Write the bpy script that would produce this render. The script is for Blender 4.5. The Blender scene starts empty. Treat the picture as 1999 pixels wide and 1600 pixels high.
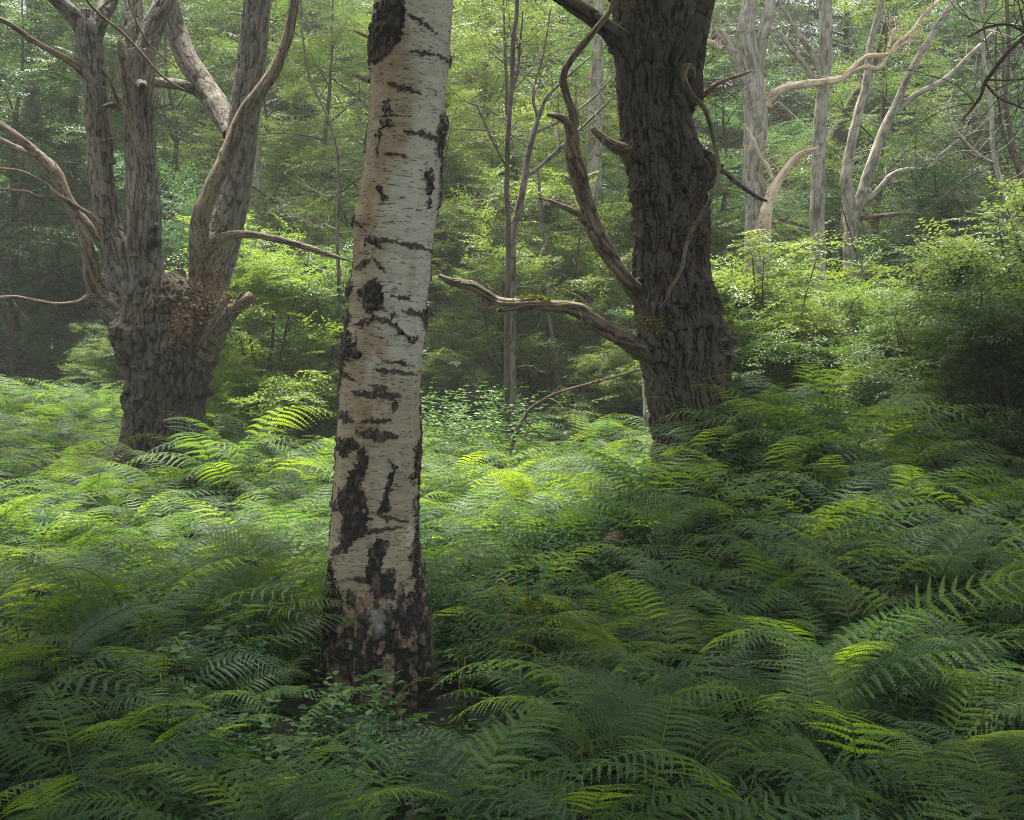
import bpy, math, random
import numpy as np
from mathutils import Vector, Matrix

# ------------------------------------------------------------------ camera, light, exposure
scene = bpy.context.scene
R = math.radians
F_PX, W_PX, H_PX = 2500.0, 1999.0, 1600.0
PITCH = math.atan(100 / F_PX)
CAM = np.array([0.0, 0.0, 1.74])
cam_d = bpy.data.cameras.new("camera")
cam = bpy.data.objects.new("camera", cam_d)
scene.collection.objects.link(cam)
cam.location = CAM
cam.rotation_euler = (math.pi / 2 - PITCH, 0, 0)
cam_d.sensor_width = 36
cam_d.lens = 36 * F_PX / W_PX
cam_d.clip_start, cam_d.clip_end = 0.05, 1500
scene.camera = cam

SUN_DIR = Vector((-0.22, 0.36, 1.50)).normalized()        # towards the sun: high, left and a little behind the trees
SUN_EL = math.asin(SUN_DIR.z)
SUN_AZ = math.atan2(SUN_DIR.x, SUN_DIR.y)
world = bpy.data.worlds.new("World")
scene.world = world
world.use_nodes = True
wn, wl = world.node_tree.nodes, world.node_tree.links
sky = wn.new("ShaderNodeTexSky")
sky.sky_type = 'NISHITA'
sky.sun_disc = False
sky.sun_elevation = SUN_EL
sky.sun_rotation = SUN_AZ
sky.dust_density = 2.5
sky.air_density = 0.8
sky.ozone_density = 0.6
pale_sky = wn.new("ShaderNodeHueSaturation")          # thin white cloud over the blue
pale_sky.inputs["Saturation"].default_value = 0.4
wl.new(sky.outputs[0], pale_sky.inputs["Color"])
wl.new(pale_sky.outputs[0], wn["Background"].inputs[0])
wn["Background"].inputs[1].default_value = 0.10
sun_d = bpy.data.lights.new("sun", 'SUN')
sun_d.energy = 5.0
sun_d.angle = R(14)
sun_d.color = (1.0, 0.95, 0.86)
sun = bpy.data.objects.new("sun", sun_d)
scene.collection.objects.link(sun)
sun.rotation_euler = SUN_DIR.to_track_quat('Z', 'Y').to_euler()
sun.location = (0, 0, 60)
vs = scene.view_settings
vs.view_transform = 'Standard'
vs.look = 'None'
vs.exposure = 1.9
vs.gamma = 1
cy = scene.cycles
cy.max_bounces = 6
cy.diffuse_bounces = 3
cy.glossy_bounces = 2
cy.transmission_bounces = 3
cy.transparent_max_bounces = 6
cy.volume_bounces = 0
cy.filter_width = 1.0
cy.use_denoising = True
cy.denoising_prefilter = 'NONE'
cy.sample_clamp_indirect = 4

rng = np.random.default_rng(11)
random.seed(11)


# ------------------------------------------------------------------ helpers
def P(px, py, d):
    """photo pixel at ground distance d (metres along +Y) -> world point"""
    x = (px - 999.5) / F_PX
    v = -(py - 800) / F_PX
    c, s = math.cos(PITCH), math.sin(PITCH)
    dx, dy, dz = x, c + v * s, -s + v * c
    k = d / dy
    return np.array([CAM[0] + dx * k, CAM[1] + dy * k, CAM[2] + dz * k])


def _hash(ix, iy, iz):
    h = (ix.astype(np.int64) * 374761393 + iy.astype(np.int64) * 668265263 + iz.astype(np.int64) * 1274126177) & 0xFFFFFFFF
    h = ((h ^ (h >> 13)) * 1103515245 + 12345) & 0xFFFFFFFF
    h = ((h ^ (h >> 15)) * 2246822519) & 0xFFFFFFFF
    return ((h ^ (h >> 16)) & 0xFFFFFF) / float(0xFFFFFF)


def vnoise(p):
    f = np.floor(p)
    t = p - f
    t = t * t * t * (t * (t * 6 - 15) + 10)
    i = f.astype(np.int64)
    x, y, z = i[:, 0], i[:, 1], i[:, 2]
    out = 0
    for a in (0, 1):
        wx = t[:, 0] if a else 1 - t[:, 0]
        for b in (0, 1):
            wy = t[:, 1] if b else 1 - t[:, 1]
            for c in (0, 1):
                wz = t[:, 2] if c else 1 - t[:, 2]
                out = out + wx * wy * wz * _hash(x + a, y + b, z + c)
    return out


def fbm(p, octv=4, gain=0.5):
    s, a, n = 0, 1.0, 0
    q = p.copy()
    for _ in range(octv):
        s = s + a * vnoise(q)
        n += a
        a *= gain
        q = q * 2.03 + 17.3
    return s / n


def sstep(a, b, x):
    t = np.clip((x - a) / (b - a), 0, 1)
    return t * t * (3 - 2 * t)


def gz(x, y):
    """height of the woodland floor"""
    x = np.asarray(x, float)
    y = np.asarray(y, float)

    def g(cx, cy_, sx, sy, h):
        return h * np.exp(-((x - cx) / sx) ** 2 - ((y - cy_) / sy) ** 2)
    h = g(2.1, 11.0, 1.25, 1.5, 0.72) + g(2.8, 8.8, 2.0, 1.5, 0.32) + g(-6.6, 16.5, 3.3, 3.5, 0.75)
    h = h + g(-2.45, 11.6, 0.55, 0.5, 0.22) + g(-0.5, 18.5, 6, 3.0, 0.30) + g(2.5, 10.4, 0.6, 0.6, 0.25) + g(4.1, 15.6, 0.9, 1.2, 0.35) + g(1.5, 10.0, 0.9, 0.7, 0.20) + g(-2.75, 12.0, 0.42, 0.4, 0.30) + g(4.4, 9.8, 0.9, 0.7, 0.35) + g(0.6, 8.6, 0.7, 0.6, 0.12)
    h = h + 0.05 * np.sin(x * 1.3 + 0.7 * y) + 0.05 * np.sin(0.9 * y - x * 0.5 + 1.0)
    far = sstep(25, 90, np.hypot(x, y))
    return h * (1 - sstep(20, 30, y)) + far * 1.2 * np.sin(x * 0.03 + 1) * np.cos(y * 0.025)


C = scene.collection


def make_mesh(name, verts, quads, attrs=None, smooth=False):
    me = bpy.data.meshes.new(name)
    verts = np.asarray(verts, np.float32)
    quads = np.asarray(quads, np.int32)
    k = quads.shape[1]
    me.vertices.add(len(verts))
    me.vertices.foreach_set("co", verts.ravel())
    me.loops.add(quads.size)
    me.loops.foreach_set("vertex_index", quads.ravel())
    me.polygons.add(len(quads))
    me.polygons.foreach_set("loop_start", np.arange(0, quads.size, k, dtype=np.int32))
    if smooth:
        me.polygons.foreach_set("use_smooth", np.ones(len(quads), bool))
    for an, arr in (attrs or {}).items():
        arr = np.asarray(arr, np.float32)
        if arr.ndim == 1:
            a = me.attributes.new(an, 'FLOAT', 'POINT')
            a.data.foreach_set("value", arr)
        elif arr.shape[1] == 3:
            a = me.attributes.new(an, 'FLOAT_VECTOR', 'POINT')
            a.data.foreach_set("vector", arr.ravel())
        else:
            a = me.attributes.new(an, 'FLOAT_COLOR', 'POINT')
            a.data.foreach_set("color", arr.ravel())
    me.update(calc_edges=True)
    return me


class MB:
    """collects quad pieces with matching attributes"""
    def __init__(self):
        self.v, self.f, self.bk, self.hg, self.n = [], [], [], [], 0

    def add(self, v, f, bk, hg):
        self.v.append(v)
        self.f.append(f + self.n)
        self.bk.append(bk)
        self.hg.append(hg)
        self.n += len(v)

    def mesh(self, name, off=(0, 0, 0), smooth=True):
        v = np.concatenate(self.v) - np.asarray(off)
        return make_mesh(name, v, np.concatenate(self.f), {"bk": np.concatenate(self.bk), "hg": np.concatenate(self.hg)}, smooth)


def link(name, me, mat=None, parent=None, loc=None):
    o = bpy.data.objects.new(name, me)
    C.objects.link(o)
    if mat is not None and len(me.materials) == 0:
        me.materials.append(mat)
    if parent is not None:
        o.parent = parent
    if loc is not None:
        o.location = loc
    return o


def tag(o, label=None, cat=None, group=None, kind=None):
    if label:
        o["label"] = label
    if cat:
        o["category"] = cat
    if group:
        o["group"] = group
    if kind:
        o["kind"] = kind
    return o


def empty(name, loc, label, cat, group=None):
    o = bpy.data.objects.new(name, None)
    C.objects.link(o)
    o.empty_display_size = 0.2
    o.location = loc
    return tag(o, label, cat, group)


def resample(pts, rad, step):
    pts = np.asarray(pts, float)
    rad = np.asarray(rad, float)
    n = len(pts)
    ext = np.vstack([2 * pts[0] - pts[1], pts, 2 * pts[-1] - pts[-2]])
    op, orr = [], []
    for i in range(n - 1):
        p0, p1, p2, p3 = ext[i], ext[i + 1], ext[i + 2], ext[i + 3]
        k = max(2, int(np.ceil(np.linalg.norm(p2 - p1) / step)))
        t = np.linspace(0, 1, k, endpoint=False)[:, None]
        op.append(0.5 * (2 * p1 + (p2 - p0) * t + (2 * p0 - 5 * p1 + 4 * p2 - p3) * t ** 2 + (3 * p1 - p0 - 3 * p2 + p3) * t ** 3))
        s = t[:, 0]
        s = s * s * (3 - 2 * s) * 0.5 + s * 0.5
        orr.append(rad[i] * (1 - s) + rad[i + 1] * s)
    op.append(pts[-1:])
    orr.append(rad[-1:])
    return np.vstack(op), np.concatenate(orr)


def tube(mb, pts, rad, nseg=24, step=0.03, bark=0.0, freq=18, lump=0.0, seed=0, wander=0.0, shape=None, twist=0.0, cap=True, vstretch=0.22):
    """tapered tube with bark relief; returns the dense ring data"""
    c, r = resample(pts, rad, step)
    n = len(c)
    T = np.gradient(c, axis=0)
    T /= np.linalg.norm(T, axis=1)[:, None] + 1e-9
    arc = np.concatenate([[0], np.cumsum(np.linalg.norm(np.diff(c, axis=0), axis=1))])
    if wander > 0:
        q = np.stack([arc / (wander * 14 + 0.05), np.full(n, seed * 3.1), np.zeros(n)], 1)
        w = np.stack([fbm(q, 3) - .5, fbm(q + 31.7, 3) - .5, fbm(q + 77.1, 3) - .5], 1)
        c = c + w * wander * np.minimum(1, arc / (arc[-1] * 0.15 + 1e-6))[:, None]
    ref = np.array([1.0, 0, 0]) if abs(T[0][0]) < 0.85 else np.array([0, 0, 1.0])
    A = np.zeros((n, 3))
    a = ref - T[0] * ref.dot(T[0])
    a /= np.linalg.norm(a)
    for i in range(n):
        a = a - T[i] * a.dot(T[i])
        a /= np.linalg.norm(a)
        A[i] = a
    B = np.cross(T, A)
    th = np.linspace(0, 2 * np.pi, nseg, endpoint=False)
    TH = np.tile(th, n)
    I = np.repeat(np.arange(n), nseg)
    rr = r[I]
    th2 = TH + twist * arc[I]
    rm = max(0.02, float(np.mean(r)))
    bk = np.stack([np.cos(th2) * rm, np.sin(th2) * rm, arc[I]], 1)
    sv = np.array([seed * 5.17, seed * 2.3, seed * 9.1])
    hg = np.full(len(TH), 0.6)
    d = np.zeros(len(TH))
    if lump > 0:
        d = d + lump * (fbm(bk / (rm * 2.2) + sv, 3) - .5) * 2 * rr
    if bark > 0:
        q = bk * np.array([freq, freq, freq * vstretch]) + sv
        q = q + 0.9 * (vnoise(bk * freq * 0.35 + sv)[:, None] - .5)
        n1 = 1 - np.abs(2 * vnoise(q) - 1)
        n2 = 1 - np.abs(2 * vnoise(q * 2.1 + 9) - 1)
        hgt = 1 - (0.75 * n1 ** 4 + 0.35 * n2 ** 5)
        fine = vnoise(bk * freq * np.array([3.0, 3.0, 2.0]) + sv)
        hg = np.clip(0.75 * hgt + 0.25 * fine, 0, 1)
        d = d + bark * (hg - 0.6)
    if shape is not None:
        d = d + shape(TH, c[I], rr, arc[I])
    rad_v = np.maximum(rr + d, 0.0005)
    dirv = np.cos(TH)[:, None] * A[I] + np.sin(TH)[:, None] * B[I]
    v = c[I] + dirv * rad_v[:, None]
    i0 = np.arange(n - 1)[:, None] * nseg
    j = np.arange(nseg)[None, :]
    jn = (j + 1) % nseg
    f = np.stack([i0 + j, i0 + jn, i0 + nseg + jn, i0 + nseg + j], -1).reshape(-1, 4)
    if cap:
        m = len(v)
        v = np.vstack([v, c[-1] + T[-1] * r[-1] * 0.3])
        bk = np.vstack([bk, bk[-1]])
        hg = np.append(hg, 0.3)
        L = (n - 1) * nseg
        jj = np.arange(0, nseg, 2)
        f = np.vstack([f, np.stack([L + jj, L + (jj + 1) % nseg, L + (jj + 2) % nseg, np.full(len(jj), m)], 1)])
    mb.add(v, f, bk, hg)
    return dict(c=c, r=r, T=T, th=TH, I=I, arc=arc, v=v)


def pxline(pts, d, dep=0.0):
    """[(px,py,width px[,depth offset])] -> points, radii"""
    out, rad = [], []
    for p in pts:
        dd = d + dep + (p[3] if len(p) > 3 else 0)
        out.append(P(p[0], p[1], dd))
        rad.append(p[2] / 2 / F_PX * dd)
    return np.array(out), np.array(rad)


# ------------------------------------------------------------------ materials
def new_mat(name):
    m = bpy.data.materials.new(name)
    m.use_nodes = True
    nt = m.node_tree
    for n in list(nt.nodes):
        nt.nodes.remove(n)
    out = nt.nodes.new("ShaderNodeOutputMaterial")
    return m, nt.nodes, nt.links, out


def ramp(N, stops):
    r = N.new("ShaderNodeValToRGB")
    e = r.color_ramp.elements
    while len(e) < len(stops):
        e.new(0.5)
    for i, (p, c) in enumerate(stops):
        e[i].position = p
        e[i].color = (*c, 1)
    return r


def bark_mat(name, deep, mid, high, scale=60, moss=None, moss_amt=0.0, bump=0.5, rough=0.9, pale=None):
    m, N, L, out = new_mat(name)
    bs = N.new("ShaderNodeBsdfPrincipled")
    bs.inputs["Roughness"].default_value = rough
    bs.inputs["Specular IOR Level"].default_value = 0.25
    at = N.new("ShaderNodeAttribute"); at.attribute_name = "bk"
    hg = N.new("ShaderNodeAttribute"); hg.attribute_name = "hg"
    mp = N.new("ShaderNodeMapping"); mp.inputs["Scale"].default_value = (scale, scale, scale * 0.3)
    L.new(at.outputs["Vector"], mp.inputs["Vector"])
    nz = N.new("ShaderNodeTexNoise"); nz.inputs["Detail"].default_value = 6; nz.inputs["Scale"].default_value = 1
    nz.inputs["Roughness"].default_value = 0.65
    L.new(mp.outputs[0], nz.inputs["Vector"])
    mx = N.new("ShaderNodeMath"); mx.operation = 'MULTIPLY_ADD'
    mx.inputs[1].default_value = 0.55
    L.new(nz.outputs["Fac"], mx.inputs[0])
    ml = N.new("ShaderNodeMath"); ml.operation = 'MULTIPLY'; ml.inputs[1].default_value = 0.60
    L.new(hg.outputs["Fac"], ml.inputs[0])
    L.new(ml.outputs[0], mx.inputs[2])
    rp = ramp(N, [(0.30, deep), (0.52, mid), (0.76, high)])
    L.new(mx.outputs[0], rp.inputs[0])
    col = rp.outputs[0]
    big = N.new("ShaderNodeTexNoise"); big.inputs["Scale"].default_value = 3.0; big.inputs["Detail"].default_value = 5
    L.new(at.outputs["Vector"], big.inputs["Vector"])
    mm = N.new("ShaderNodeMix"); mm.data_type = 'RGBA'; mm.blend_type = 'MULTIPLY'
    mm.inputs[0].default_value = 0.8
    rb = ramp(N, [(0.3, (0.6, 0.58, 0.55)), (0.65, (1.25, 1.2, 1.15))])
    L.new(big.outputs["Fac"], rb.inputs[0])
    L.new(col, mm.inputs[6]); L.new(rb.outputs[0], mm.inputs[7])
    col = mm.outputs[2]
    if moss:
        g = N.new("ShaderNodeTexNoise"); g.inputs["Scale"].default_value = 5.0; g.inputs["Detail"].default_value = 8
        g.inputs["Roughness"].default_value = 0.7
        mp2 = N.new("ShaderNodeMapping"); mp2.inputs["Location"].default_value = (5, 3, 8)
        L.new(at.outputs["Vector"], mp2.inputs["Vector"]); L.new(mp2.outputs[0], g.inputs["Vector"])
        rg = ramp(N, [(0.62 - 0.25 * moss_amt, (0, 0, 0)), (0.75 - 0.2 * moss_amt, (1, 1, 1))])
        L.new(g.outputs["Fac"], rg.inputs[0])
        m2 = N.new("ShaderNodeMix"); m2.data_type = 'RGBA'
        L.new(rg.outputs[0], m2.inputs[0]); L.new(col, m2.inputs[6]); m2.inputs[7].default_value = (*moss, 1)
        col = m2.outputs[2]
    L.new(col, bs.inputs["Base Color"])
    bp = N.new("ShaderNodeBump"); bp.inputs["Strength"].default_value = bump; bp.inputs["Distance"].default_value = 0.01
    L.new(nz.outputs["Fac"], bp.inputs["Height"])
    L.new(bp.outputs[0], bs.inputs["Normal"])
    L.new(bs.outputs[0], out.inputs[0])
    return m


def leaf_mat(name, stops, trans=0.4, rough=0.45, spec=0.4, tcol=(1.25, 1.3, 0.35), patch=0.0):
    """leaf colour varies per leaf (tint attribute), per object colour and per instance"""
    m, N, L, out = new_mat(name)
    bs = N.new("ShaderNodeBsdfPrincipled")
    bs.inputs["Roughness"].default_value = rough
    bs.inputs["Specular IOR Level"].default_value = spec
    ti = N.new("ShaderNodeAttribute"); ti.attribute_name = "tint"
    oi = N.new("ShaderNodeObjectInfo")
    a = N.new("ShaderNodeMath"); a.operation = 'MULTIPLY_ADD'; a.inputs[1].default_value = 0.55
    b = N.new("ShaderNodeMath"); b.operation = 'MULTIPLY'; b.inputs[1].default_value = 0.45
    L.new(oi.outputs["Random"], b.inputs[0])
    L.new(ti.outputs["Fac"], a.inputs[0]); L.new(b.outputs[0], a.inputs[2])
    rp = ramp(N, stops)
    src = a.outputs[0]
    if patch > 0:
        gm = N.new("ShaderNodeNewGeometry")
        pn = N.new("ShaderNodeTexNoise"); pn.inputs["Scale"].default_value = 0.9; pn.inputs["Detail"].default_value = 2
        L.new(gm.outputs["Position"], pn.inputs["Vector"])
        pm = N.new("ShaderNodeMath"); pm.operation = 'MULTIPLY_ADD'; pm.inputs[1].default_value = patch; pm.inputs[2].default_value = -patch * 0.5
        L.new(pn.outputs["Fac"], pm.inputs[0])
        ad = N.new("ShaderNodeMath"); ad.operation = 'ADD'
        L.new(src, ad.inputs[0]); L.new(pm.outputs[0], ad.inputs[1])
        src = ad.outputs[0]
    L.new(src, rp.inputs[0])
    mu = N.new("ShaderNodeMix"); mu.data_type = 'RGBA'; mu.blend_type = 'MULTIPLY'; mu.inputs[0].default_value = 1
    L.new(rp.outputs[0], mu.inputs[6]); L.new(oi.outputs["Color"], mu.inputs[7])
    L.new(mu.outputs[2], bs.inputs["Base Color"])
    tr = N.new("ShaderNodeBsdfTranslucent")
    tm = N.new("ShaderNodeMix"); tm.data_type = 'RGBA'; tm.blend_type = 'MULTIPLY'; tm.inputs[0].default_value = 1
    L.new(mu.outputs[2], tm.inputs[6]); tm.inputs[7].default_value = (*tcol, 1)
    L.new(tm.outputs[2], tr.inputs["Color"])
    mix = N.new("ShaderNodeMixShader"); mix.inputs[0].default_value = trans
    L.new(bs.outputs[0], mix.inputs[1]); L.new(tr.outputs[0], mix.inputs[2])
    L.new(mix.outputs[0], out.inputs[0])
    return m


M_OAK_DARK = bark_mat("oak_bark_dark", (0.003, 0.0025, 0.002), (0.023, 0.0185, 0.0145), (0.095, 0.078, 0.062), 55, (0.05, 0.055, 0.03), 0.05, 0.7)
M_OAK_GREY = bark_mat("oak_bark_grey", (0.006, 0.005, 0.004), (0.066, 0.057, 0.047), (0.19, 0.17, 0.145), 55, (0.10, 0.11, 0.06), 0.12, 0.6)
M_BOLE = bark_mat("oak_bole_bark", (0.003, 0.0025, 0.002), (0.024, 0.0195, 0.0145), (0.11, 0.092, 0.072), 60, (0.06, 0.065, 0.035), 0.12, 0.8)
M_DEAD = bark_mat("dead_wood", (0.012, 0.009, 0.006), (0.068, 0.051, 0.036), (0.20, 0.158, 0.115), 90, (0.09, 0.10, 0.05), 0.10, 0.5, 0.8)
M_DEAD_PALE = bark_mat("bleached_dead_wood", (0.16, 0.12, 0.08), (0.48, 0.37, 0.25), (0.75, 0.62, 0.46), 70, None, 0, 0.4, 0.8)
M_FAR_BARK = bark_mat("pale_trunk_bark", (0.08, 0.07, 0.055), (0.215, 0.195, 0.155), (0.42, 0.39, 0.33), 40, (0.10, 0.12, 0.05), 0.25, 0.4)
M_FAR_DARK = bark_mat("dark_trunk_bark", (0.018, 0.015, 0.011), (0.055, 0.045, 0.033), (0.11, 0.09, 0.07), 40, (0.05, 0.065, 0.025), 0.2, 0.4)
M_TWIG = bark_mat("twig_bark", (0.02, 0.015, 0.01), (0.06, 0.045, 0.03), (0.12, 0.09, 0.06), 90, None, 0, 0.3)
M_LEAF = leaf_mat("leaves", [(0.0, (0.040, 0.078, 0.032)), (0.5, (0.070, 0.120, 0.046)), (1.0, (0.125, 0.165, 0.062))], 0.44, 0.45, 0.4, (1.7, 1.65, 0.85))
M_FERN = leaf_mat("bracken_green", [(0.0, (0.020, 0.056, 0.034)), (0.5, (0.045, 0.096, 0.033)), (0.85, (0.100, 0.165, 0.030)), (1.0, (0.175, 0.235, 0.032))], 0.46, 0.5, 0.28, (4.3, 3.4, 0.7), 0.7)
M_BROAD = leaf_mat("broad_leaf", [(0.0, (0.018, 0.055, 0.015)), (1.0, (0.045, 0.11, 0.025))], 0.35, 0.6, 0.2)
M_NETTLE = leaf_mat("nettle_leaf", [(0.0, (0.06, 0.13, 0.05)), (1.0, (0.12, 0.21, 0.08))], 0.4, 0.5, 0.4)
M_DRY = leaf_mat("dry_leaf", [(0.0, (0.05, 0.034, 0.022)), (1.0, (0.19, 0.135, 0.085))], 0.25, 0.7, 0.2, (1.2, 0.9, 0.5))
M_MOSS = leaf_mat("moss", [(0.0, (0.10, 0.12, 0.02)), (1.0, (0.22, 0.23, 0.04))], 0.2, 0.8, 0.1)


def birch_mat():
    m, N, L, out = new_mat("birch_bark")
    bs = N.new("ShaderNodeBsdfPrincipled")
    bs.inputs["Roughness"].default_value = 0.75
    bs.inputs["Specular IOR Level"].default_value = 0.3
    at = N.new("ShaderNodeAttribute"); at.attribute_name = "bk"
    co = N.new("ShaderNodeAttribute"); co.attribute_name = "col"
    mp = N.new("ShaderNodeMapping"); mp.inputs["Scale"].default_value = (18, 18, 420)
    L.new(at.outputs["Vector"], mp.inputs["Vector"])
    nz = N.new("ShaderNodeTexNoise"); nz.inputs["Scale"].default_value = 1; nz.inputs["Detail"].default_value = 4
    L.new(mp.outputs[0], nz.inputs["Vector"])
    rp = ramp(N, [(0.30, (0.55, 0.52, 0.48)), (0.42, (0.95, 0.95, 0.95)), (0.7, (1.12, 1.12, 1.12))])
    L.new(nz.outputs["Fac"], rp.inputs[0])
    mu = N.new("ShaderNodeMix"); mu.data_type = 'RGBA'; mu.blend_type = 'MULTIPLY'; mu.inputs[0].default_value = 1
    L.new(co.outputs["Color"], mu.inputs[6]); L.new(rp.outputs[0], mu.inputs[7])
    L.new(mu.outputs[2], bs.inputs["Base Color"])
    bp = N.new("ShaderNodeBump"); bp.inputs["Strength"].default_value = 0.35; bp.inputs["Distance"].default_value = 0.004
    L.new(nz.outputs["Fac"], bp.inputs["Height"])
    L.new(bp.outputs[0], bs.inputs["Normal"])
    L.new(bs.outputs[0], out.inputs[0])
    return m


M_BIRCH = birch_mat()


def ground_mat():
    m, N, L, out = new_mat("woodland_floor")
    bs = N.new("ShaderNodeBsdfPrincipled"); bs.inputs["Roughness"].default_value = 0.95
    gm = N.new("ShaderNodeNewGeometry")
    nz = N.new("ShaderNodeTexNoise"); nz.inputs["Scale"].default_value = 2.5; nz.inputs["Detail"].default_value = 10
    L.new(gm.outputs["Position"], nz.inputs["Vector"])
    rp = ramp(N, [(0.3, (0.006, 0.006, 0.003)), (0.55, (0.014, 0.014, 0.007)), (0.75, (0.022, 0.028, 0.010))])
    L.new(nz.outputs["Fac"], rp.inputs[0]); L.new(rp.outputs[0], bs.inputs["Base Color"])
    bp = N.new("ShaderNodeBump"); bp.inputs["Distance"].default_value = 0.05
    L.new(nz.outputs["Fac"], bp.inputs["Height"]); L.new(bp.outputs[0], bs.inputs["Normal"])
    L.new(bs.outputs[0], out.inputs[0])
    return m


# ------------------------------------------------------------------ the woodland floor
def build_ground():
    n = 360
    s = np.linspace(-1, 1, n)
    ax = np.sign(s) * (np.abs(s) ** 3) * 380 + s * 20
    X, Y = np.meshgrid(ax, ax + 12)
    Z = gz(X, Y)
    v = np.stack([X.ravel(), Y.ravel(), Z.ravel()], 1)
    i = np.arange(n - 1)[:, None] * n + np.arange(n - 1)[None, :]
    f = np.stack([i, i + 1, i + n + 1, i + n], -1).reshape(-1, 4)
    o = link("ground", make_mesh("ground", v, f, smooth=True), ground_mat())
    tag(o, kind="structure")


build_ground()


# ------------------------------------------------------------------ the birch
BD = 6.5
BIRCH_PROF = [  # y, left, right
    (1440, 632, 842), (1370, 628, 838), (1300, 627, 838), (1230, 632, 834), (1150, 640, 826), (1080, 643, 818), (1000, 649, 814), (930, 655, 816),
    (860, 659, 820), (790, 663, 818), (720, 667, 822), (650, 677, 828), (590, 685, 833), (530, 690, 838), (480, 693, 842), (430, 696, 850), (380, 703, 854),
    (320, 713, 857), (250, 719, 864), (180, 724, 868), (110, 726, 874), (50, 730, 879), (0, 736, 883), (-80, 741, 888), (-200, 750, 892), (-380, 765, 895), (-700, 800, 905), (-1200, 850, 935), (-1800, 905, 965), (-2500, 955, 985)]
BIRCH_POLYS = [  # black patches in photo pixels
    [(775, 0), (795, 25), (797, 60), (792, 100), (775, 128), (752, 148), (735, 150), (722, 125), (724, 95), (735, 60), (752, 28), (768, 18)],
    [(768, 212), (782, 238), (780, 248), (765, 240), (755, 243), (760, 225)],
    [(765, 248), (772, 262), (760, 268), (750, 262)],
    [(740, 310), (757, 225), (760, 226), (745, 320)],
    [(838, 322), (848, 372), (838, 400), (830, 375), (822, 370), (834, 360)],
    [(862, 225), (868, 270), (856, 308), (852, 275)],
    [(752, 372), (762, 388), (752, 398), (742, 388)],
    [(735, 462), (748, 488), (738, 496), (722, 486)],
    [(688, 400), (692, 430), (712, 455), (722, 468), (706, 460), (690, 448)],
    [(744, 540), (752, 570), (760, 590), (756, 612), (738, 622), (715, 606), (708, 580), (722, 565), (738, 556)],
    [(772, 612), (786, 640), (812, 650), (818, 660), (790, 652), (776, 646), (766, 632)],
    [(686, 545), (694, 562), (690, 590), (676, 600), (680, 560)],
    [(684, 630), (690, 670), (706, 668), (716, 690), (706, 705), (684, 708), (674, 750), (668, 770), (666, 720), (672, 660)],
    [(668, 570), (690, 640), (676, 650)],
    [(722, 858), (728, 890), (716, 930), (726, 985), (740, 1000), (726, 1030), (708, 1042), (688, 1072), (672, 1060), (676, 1000), (668, 965), (690, 930), (706, 880)],
    [(772, 876), (778, 900), (772, 930), (768, 970), (760, 1015), (746, 975), (758, 930), (766, 905)],
    [(660, 860), (700, 855), (716, 868), (700, 880), (668, 885), (660, 875)],
    [(748, 1038), (762, 1050), (755, 1075), (752, 1110), (780, 1100), (776, 1150), (752, 1160), (745, 1210), (735, 1150), (724, 1100), (730, 1060)],
    [(655, 1080), (664, 1110), (676, 1150), (688, 1180), (694, 1230), (672, 1260), (664, 1340), (640, 1370), (620, 1370), (626, 1190), (644, 1120)],
    [(745, 1160), (790, 1190), (800, 1150), (812, 1160), (838, 1180), (838, 1400), (740, 1400), (715, 1340), (722, 1250), (730, 1200)],
    [(812, 960), (822, 1000), (822, 1150), (836, 1200), (812, 1220), (806, 1080)],
    [(822, 840), (812, 880), (806, 930), (820, 930), (824, 880)],
    [(836, 586), (838, 618), (828, 640), (826, 600)],
]
BIRCH_LINES = [  # dark cracks: y0,x0 -> y1,x1, thickness
    (765, 185, 825, 200, 4), (800, 55, 855, 82, 3), (805, 125, 875, 122, 3), (820, 268, 860, 278, 4), (795, 270, 835, 275, 3), (760, 315, 800, 320, 3), (745, 245, 800, 245, 2),
    (725, 478, 770, 476, 4), (770, 478, 840, 484, 4), (700, 535, 735, 512, 4), (735, 512, 760, 535, 3), (790, 605, 830, 608, 5), (695, 642, 745, 626, 4), (745, 626, 775, 632, 3),
    (735, 718, 815, 724, 3), (700, 765, 785, 768, 6), (665, 806, 700, 818, 7), (715, 818, 770, 816, 4), (705, 840, 780, 846, 8), (728, 752, 770, 754, 3),
    (778, 778, 774, 800, 4), (665, 730, 700, 742, 3), (655, 1078, 690, 1045, 4), (650, 985, 672, 990, 6), (700, 1028, 790, 1020, 3), (735, 990, 800, 1010, 3), (690, 1115, 740, 1120, 4), (752, 700, 810, 705, 2), (770, 580, 812, 585, 2)]


def pip(x, y, poly):
    inside = np.zeros(len(x), bool)
    n = len(poly)
    for i in range(n):
        x1, y1 = poly[i]
        x2, y2 = poly[(i + 1) % n]
        if y1 == y2:
            continue
        c = ((y1 > y) != (y2 > y)) & (x < (x2 - x1) * (y - y1) / (y2 - y1) + x1)
        inside ^= c
    return inside


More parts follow.
